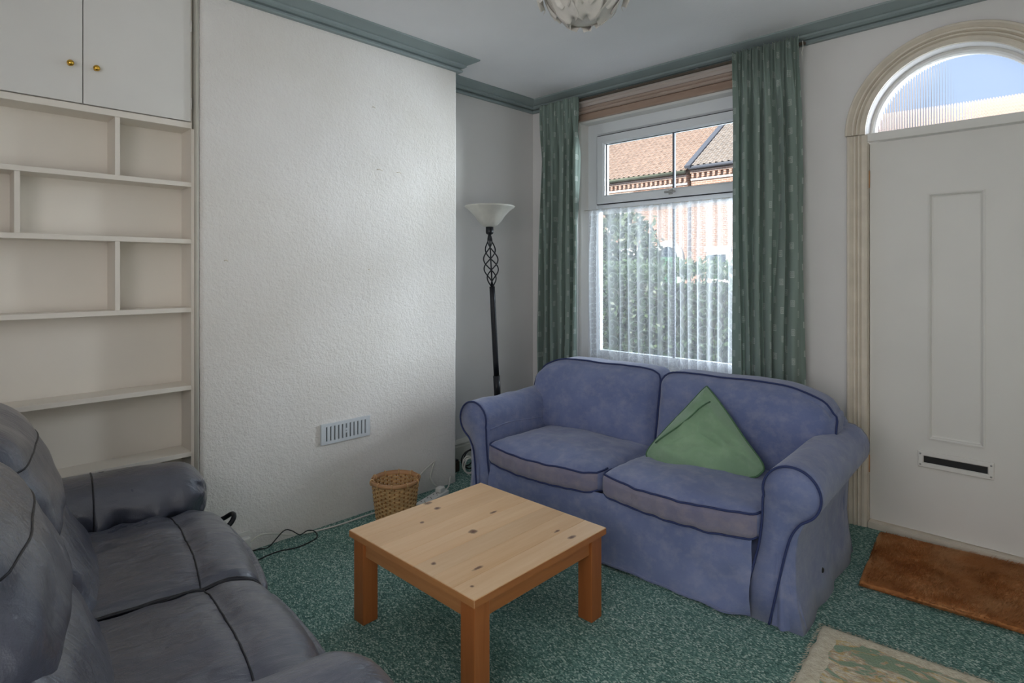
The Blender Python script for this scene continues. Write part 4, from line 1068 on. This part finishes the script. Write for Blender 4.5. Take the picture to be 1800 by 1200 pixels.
def house(x0, x1, ez, mat_tile, gut, label, wins, doors, rooflight=None, FY=FY):
    e = empty('terraced_house', (0, 0, 0)); tag(e, label, 'house')
    rects = sorted([(a, b, c, d) for a, b, c, d, *_ in wins+doors])
    boxes('wall', [(x0, x1, FY, FY+.3, -.15, ez), (x0, x0+.3, FY+.3, FY+9.5, -.15, ez), (x1-.3, x1, FY+.3, FY+9.5, -.15, ez), (x0, x1, FY+9.5, FY+9.8, -.15, ez)], 'brick', e)
    for a, b, c, d, col in wins:
        w_ = empty('window'); w_.parent = e
        boxes('pane', [(a, b, FY-.015, FY-.005, c, d)], 'darkpane', w_)
        frame('window_frame', a-.06, b+.06, c-.06, d+.06, .11, FY-.05, FY-.002, 'stone', w_)
        boxes('mid_rail', [(a, b, FY-.05, FY-.01, (c+d)/2-.035, (c+d)/2+.035)], 'stone', w_)
        boxes('lintel', [(a-.16, b+.16, FY-.05, FY, d+.065, d+.29)], 'stone', w_); boxes('sill', [(a-.14, b+.14, FY-.10, FY, c-.18, c-.065)], 'stone', w_)
        if col: boxes('lower_curtain', [(a+.08, (a+b)/2+.1, FY-.022, FY-.016, c+.05, (c+d)/2-.05)], col, w_)
    for a, b, c, d in doors:
        d_ = empty('doorway'); d_.parent = e; m = (a+b)/2; hw = (b-a)/2; sp_ = d-hw
        boxes('door_leaf', [(a, b, FY-.012, FY-.004, c, sp_)], 'greenpaint', d_)
        n = 20; arc_ = [(m+hw*math.cos(PI*k/n), sp_+hw*math.sin(PI*k/n)) for k in range(n+1)]
        prism('arched_light', arc_, FY-.014, FY-.004, 'darkpane', d_)
        out_ = [(b+.26, c), (b+.26, sp_)]+[(m+(hw+.26)*math.cos(PI*k/n), sp_+(hw+.26)*math.sin(PI*k/n)) for k in range(n+1)]+[(a-.26, c), (a, c)]+[(m+hw*math.cos(PI*k/n), sp_+hw*math.sin(PI*k/n)) for k in range(n, -1, -1)]+[(b, c)]
        V = [(x, FY-.09, z) for x, z in out_]+[(x, FY-.002, z) for x, z in out_]; n2 = len(out_)
        V, F = [], []
        pts_o = [(b+.26, c)]+[(m+(hw+.26)*math.cos(PI*k/n), sp_+(hw+.26)*math.sin(PI*k/n)) for k in range(n+1)]+[(a-.26, c)]
        pts_i = [(b, c)]+[(m+hw*math.cos(PI*k/n), sp_+hw*math.sin(PI*k/n)) for k in range(n+1)]+[(a, c)]
        for (ox, oz), (ix, iz) in zip(pts_o, pts_i): V += [(ox, FY-.002, oz), (ox, FY-.09, oz), (ix, FY-.09, iz), (ix, FY-.002, iz)]
        for k in range(len(pts_o)-1):
            for q in range(4): F.append((k*4+q, k*4+(q+1) % 4, (k+1)*4+(q+1) % 4, (k+1)*4+q))
        fixn(mesh('door_surround', V, F, 'stone', d_))
    # dentil course and gutter under the eaves
    bs_ = []; x = x0+.05
    while x < x1-.1: bs_.append((x, x+.11, FY-.10, FY, ez-.42, ez-.24)); x += .235
    dn = boxes('dentil_course', bs_, 'brick', e); dn['kind'] = 'stuff'
    boxes('eaves_course', [(x0, x1, FY-.12, FY, ez-.24, ez-.12)], 'brick', e); boxes('string_course', [(x0, x1, FY-.05, FY, ez-.54, ez-.46)], 'stone', e)
    tube('gutter', [(x0, FY-.24, ez-.02), (x1, FY-.24, ez-.02)], .075, gut, e, 8)
    # pantiles
    pitch, L, per, ex_ = math.atan(.70), 6.5, .26, .34; ncol = int((x1-x0)/per*6); nrow = int(L/ex_); V, F = [], []
    for r_ in range(nrow):
        for q, hh in ((0, .045), (1, 0.0)):
            s = (r_+q)*ex_
            for i in range(ncol+1):
                x = x0+(x1-x0)*i/ncol; h = hh*.7+.045*math.sin(2*PI*x/per)+.016*math.sin(4*PI*x/per)
                V.append((x, FY-.28+s*math.cos(pitch)-h*math.sin(pitch), ez+.02+s*math.sin(pitch)+h*math.cos(pitch)))
    for row in range(2*nrow-1):
        for i in range(ncol): a = row*(ncol+1)+i; F.append((a, a+1, a+ncol+2, a+ncol+1))
    rt = mesh('roof_tiles', V, F, mat_tile, e); rt['kind'] = 'stuff'
    ry, rz = FY-.28+L*math.cos(pitch), ez+.02+L*math.sin(pitch)
    prism('rear_roof', [(ry-.05, rz), (ry, rz+.04), (FY+10, ez), (FY+10, ez-.1), (FY-.1, ez-.1)], x0, x1, mat_tile, e, 'yz')
    tube('ridge', [(x0, ry, rz), (x1, ry, rz)], .12, mat_tile, e, 8)
    if rooflight:
        rx, rs = rooflight; c_, s_ = math.cos(pitch), math.sin(pitch)
        V = [(rx+dx, FY-.28+(rs+ds)*c_-h*s_, ez+.02+(rs+ds)*s_+h*c_) for h in (.02, .14) for dx, ds in ((-.55, -.35), (.55, -.35), (.55, .35), (-.55, .35))]
        mesh('rooflight', V, [(4, 5, 6, 7), (0, 1, 5, 4), (1, 2, 6, 5), (2, 3, 7, 6), (3, 0, 4, 7)], 'stone', e)
    return e
PXH = -8.87
hA = house(-22, PXH-.03, 5.62, 'tile_red', 'gutter', 'brick terraced house opposite with orange clay tiled roof and rooflight',
      [(-12.95, -11.75, 3.4, 4.72, None), (-16.2, -15.0, 3.4, 4.72, None), (-12.9, -11.3, .75, 2.15, None), (-17.0, -15.4, .75, 2.15, None)], [(-10.25, -9.35, -.15, 2.45)], (-13.9, 5.7))
hB = house(PXH+.14, -2.75, 5.76, 'tile_grey', 'gutter_dark', 'brick terraced house opposite with greyer tiled roof and lead verge',
      [(-7.95, -7.15, 1.0, 2.1, 'greenpaint'), (-4.6, -3.4, .75, 2.15, None), (-4.6, -3.4, 3.2, 4.55, None), ], [(-6.2, -5.3, -.15, 2.45)])
hC = house(-2.4, 6.5, 5.2, 'tile_red', 'gutter_dark', 'brick terraced house set farther back across the street facing the front door',
      [(-1.2, 0.0, 3.2, 4.55, None), (2.6, 3.8, 3.2, 4.55, None), (-1.2, .2, .75, 2.15, None)], [(1.2, 2.1, -.15, 2.45)], None, 25.0)
pt = math.atan(.70)
V = []
for s in (0, 6.5):
    for dx, h in ((.0, .02), (.0, .14), (.26, .14), (.26, .02)): V.append((PXH+dx, FY-.30+s*math.cos(pt)-h*math.sin(pt), 5.70+s*math.sin(pt)+h*math.cos(pt)))
fixn(mesh('party_verge', V, [(0, 1, 5, 4), (1, 2, 6, 5), (2, 3, 7, 6), (0, 3, 2, 1), (4, 5, 6, 7)], 'lead', hB))
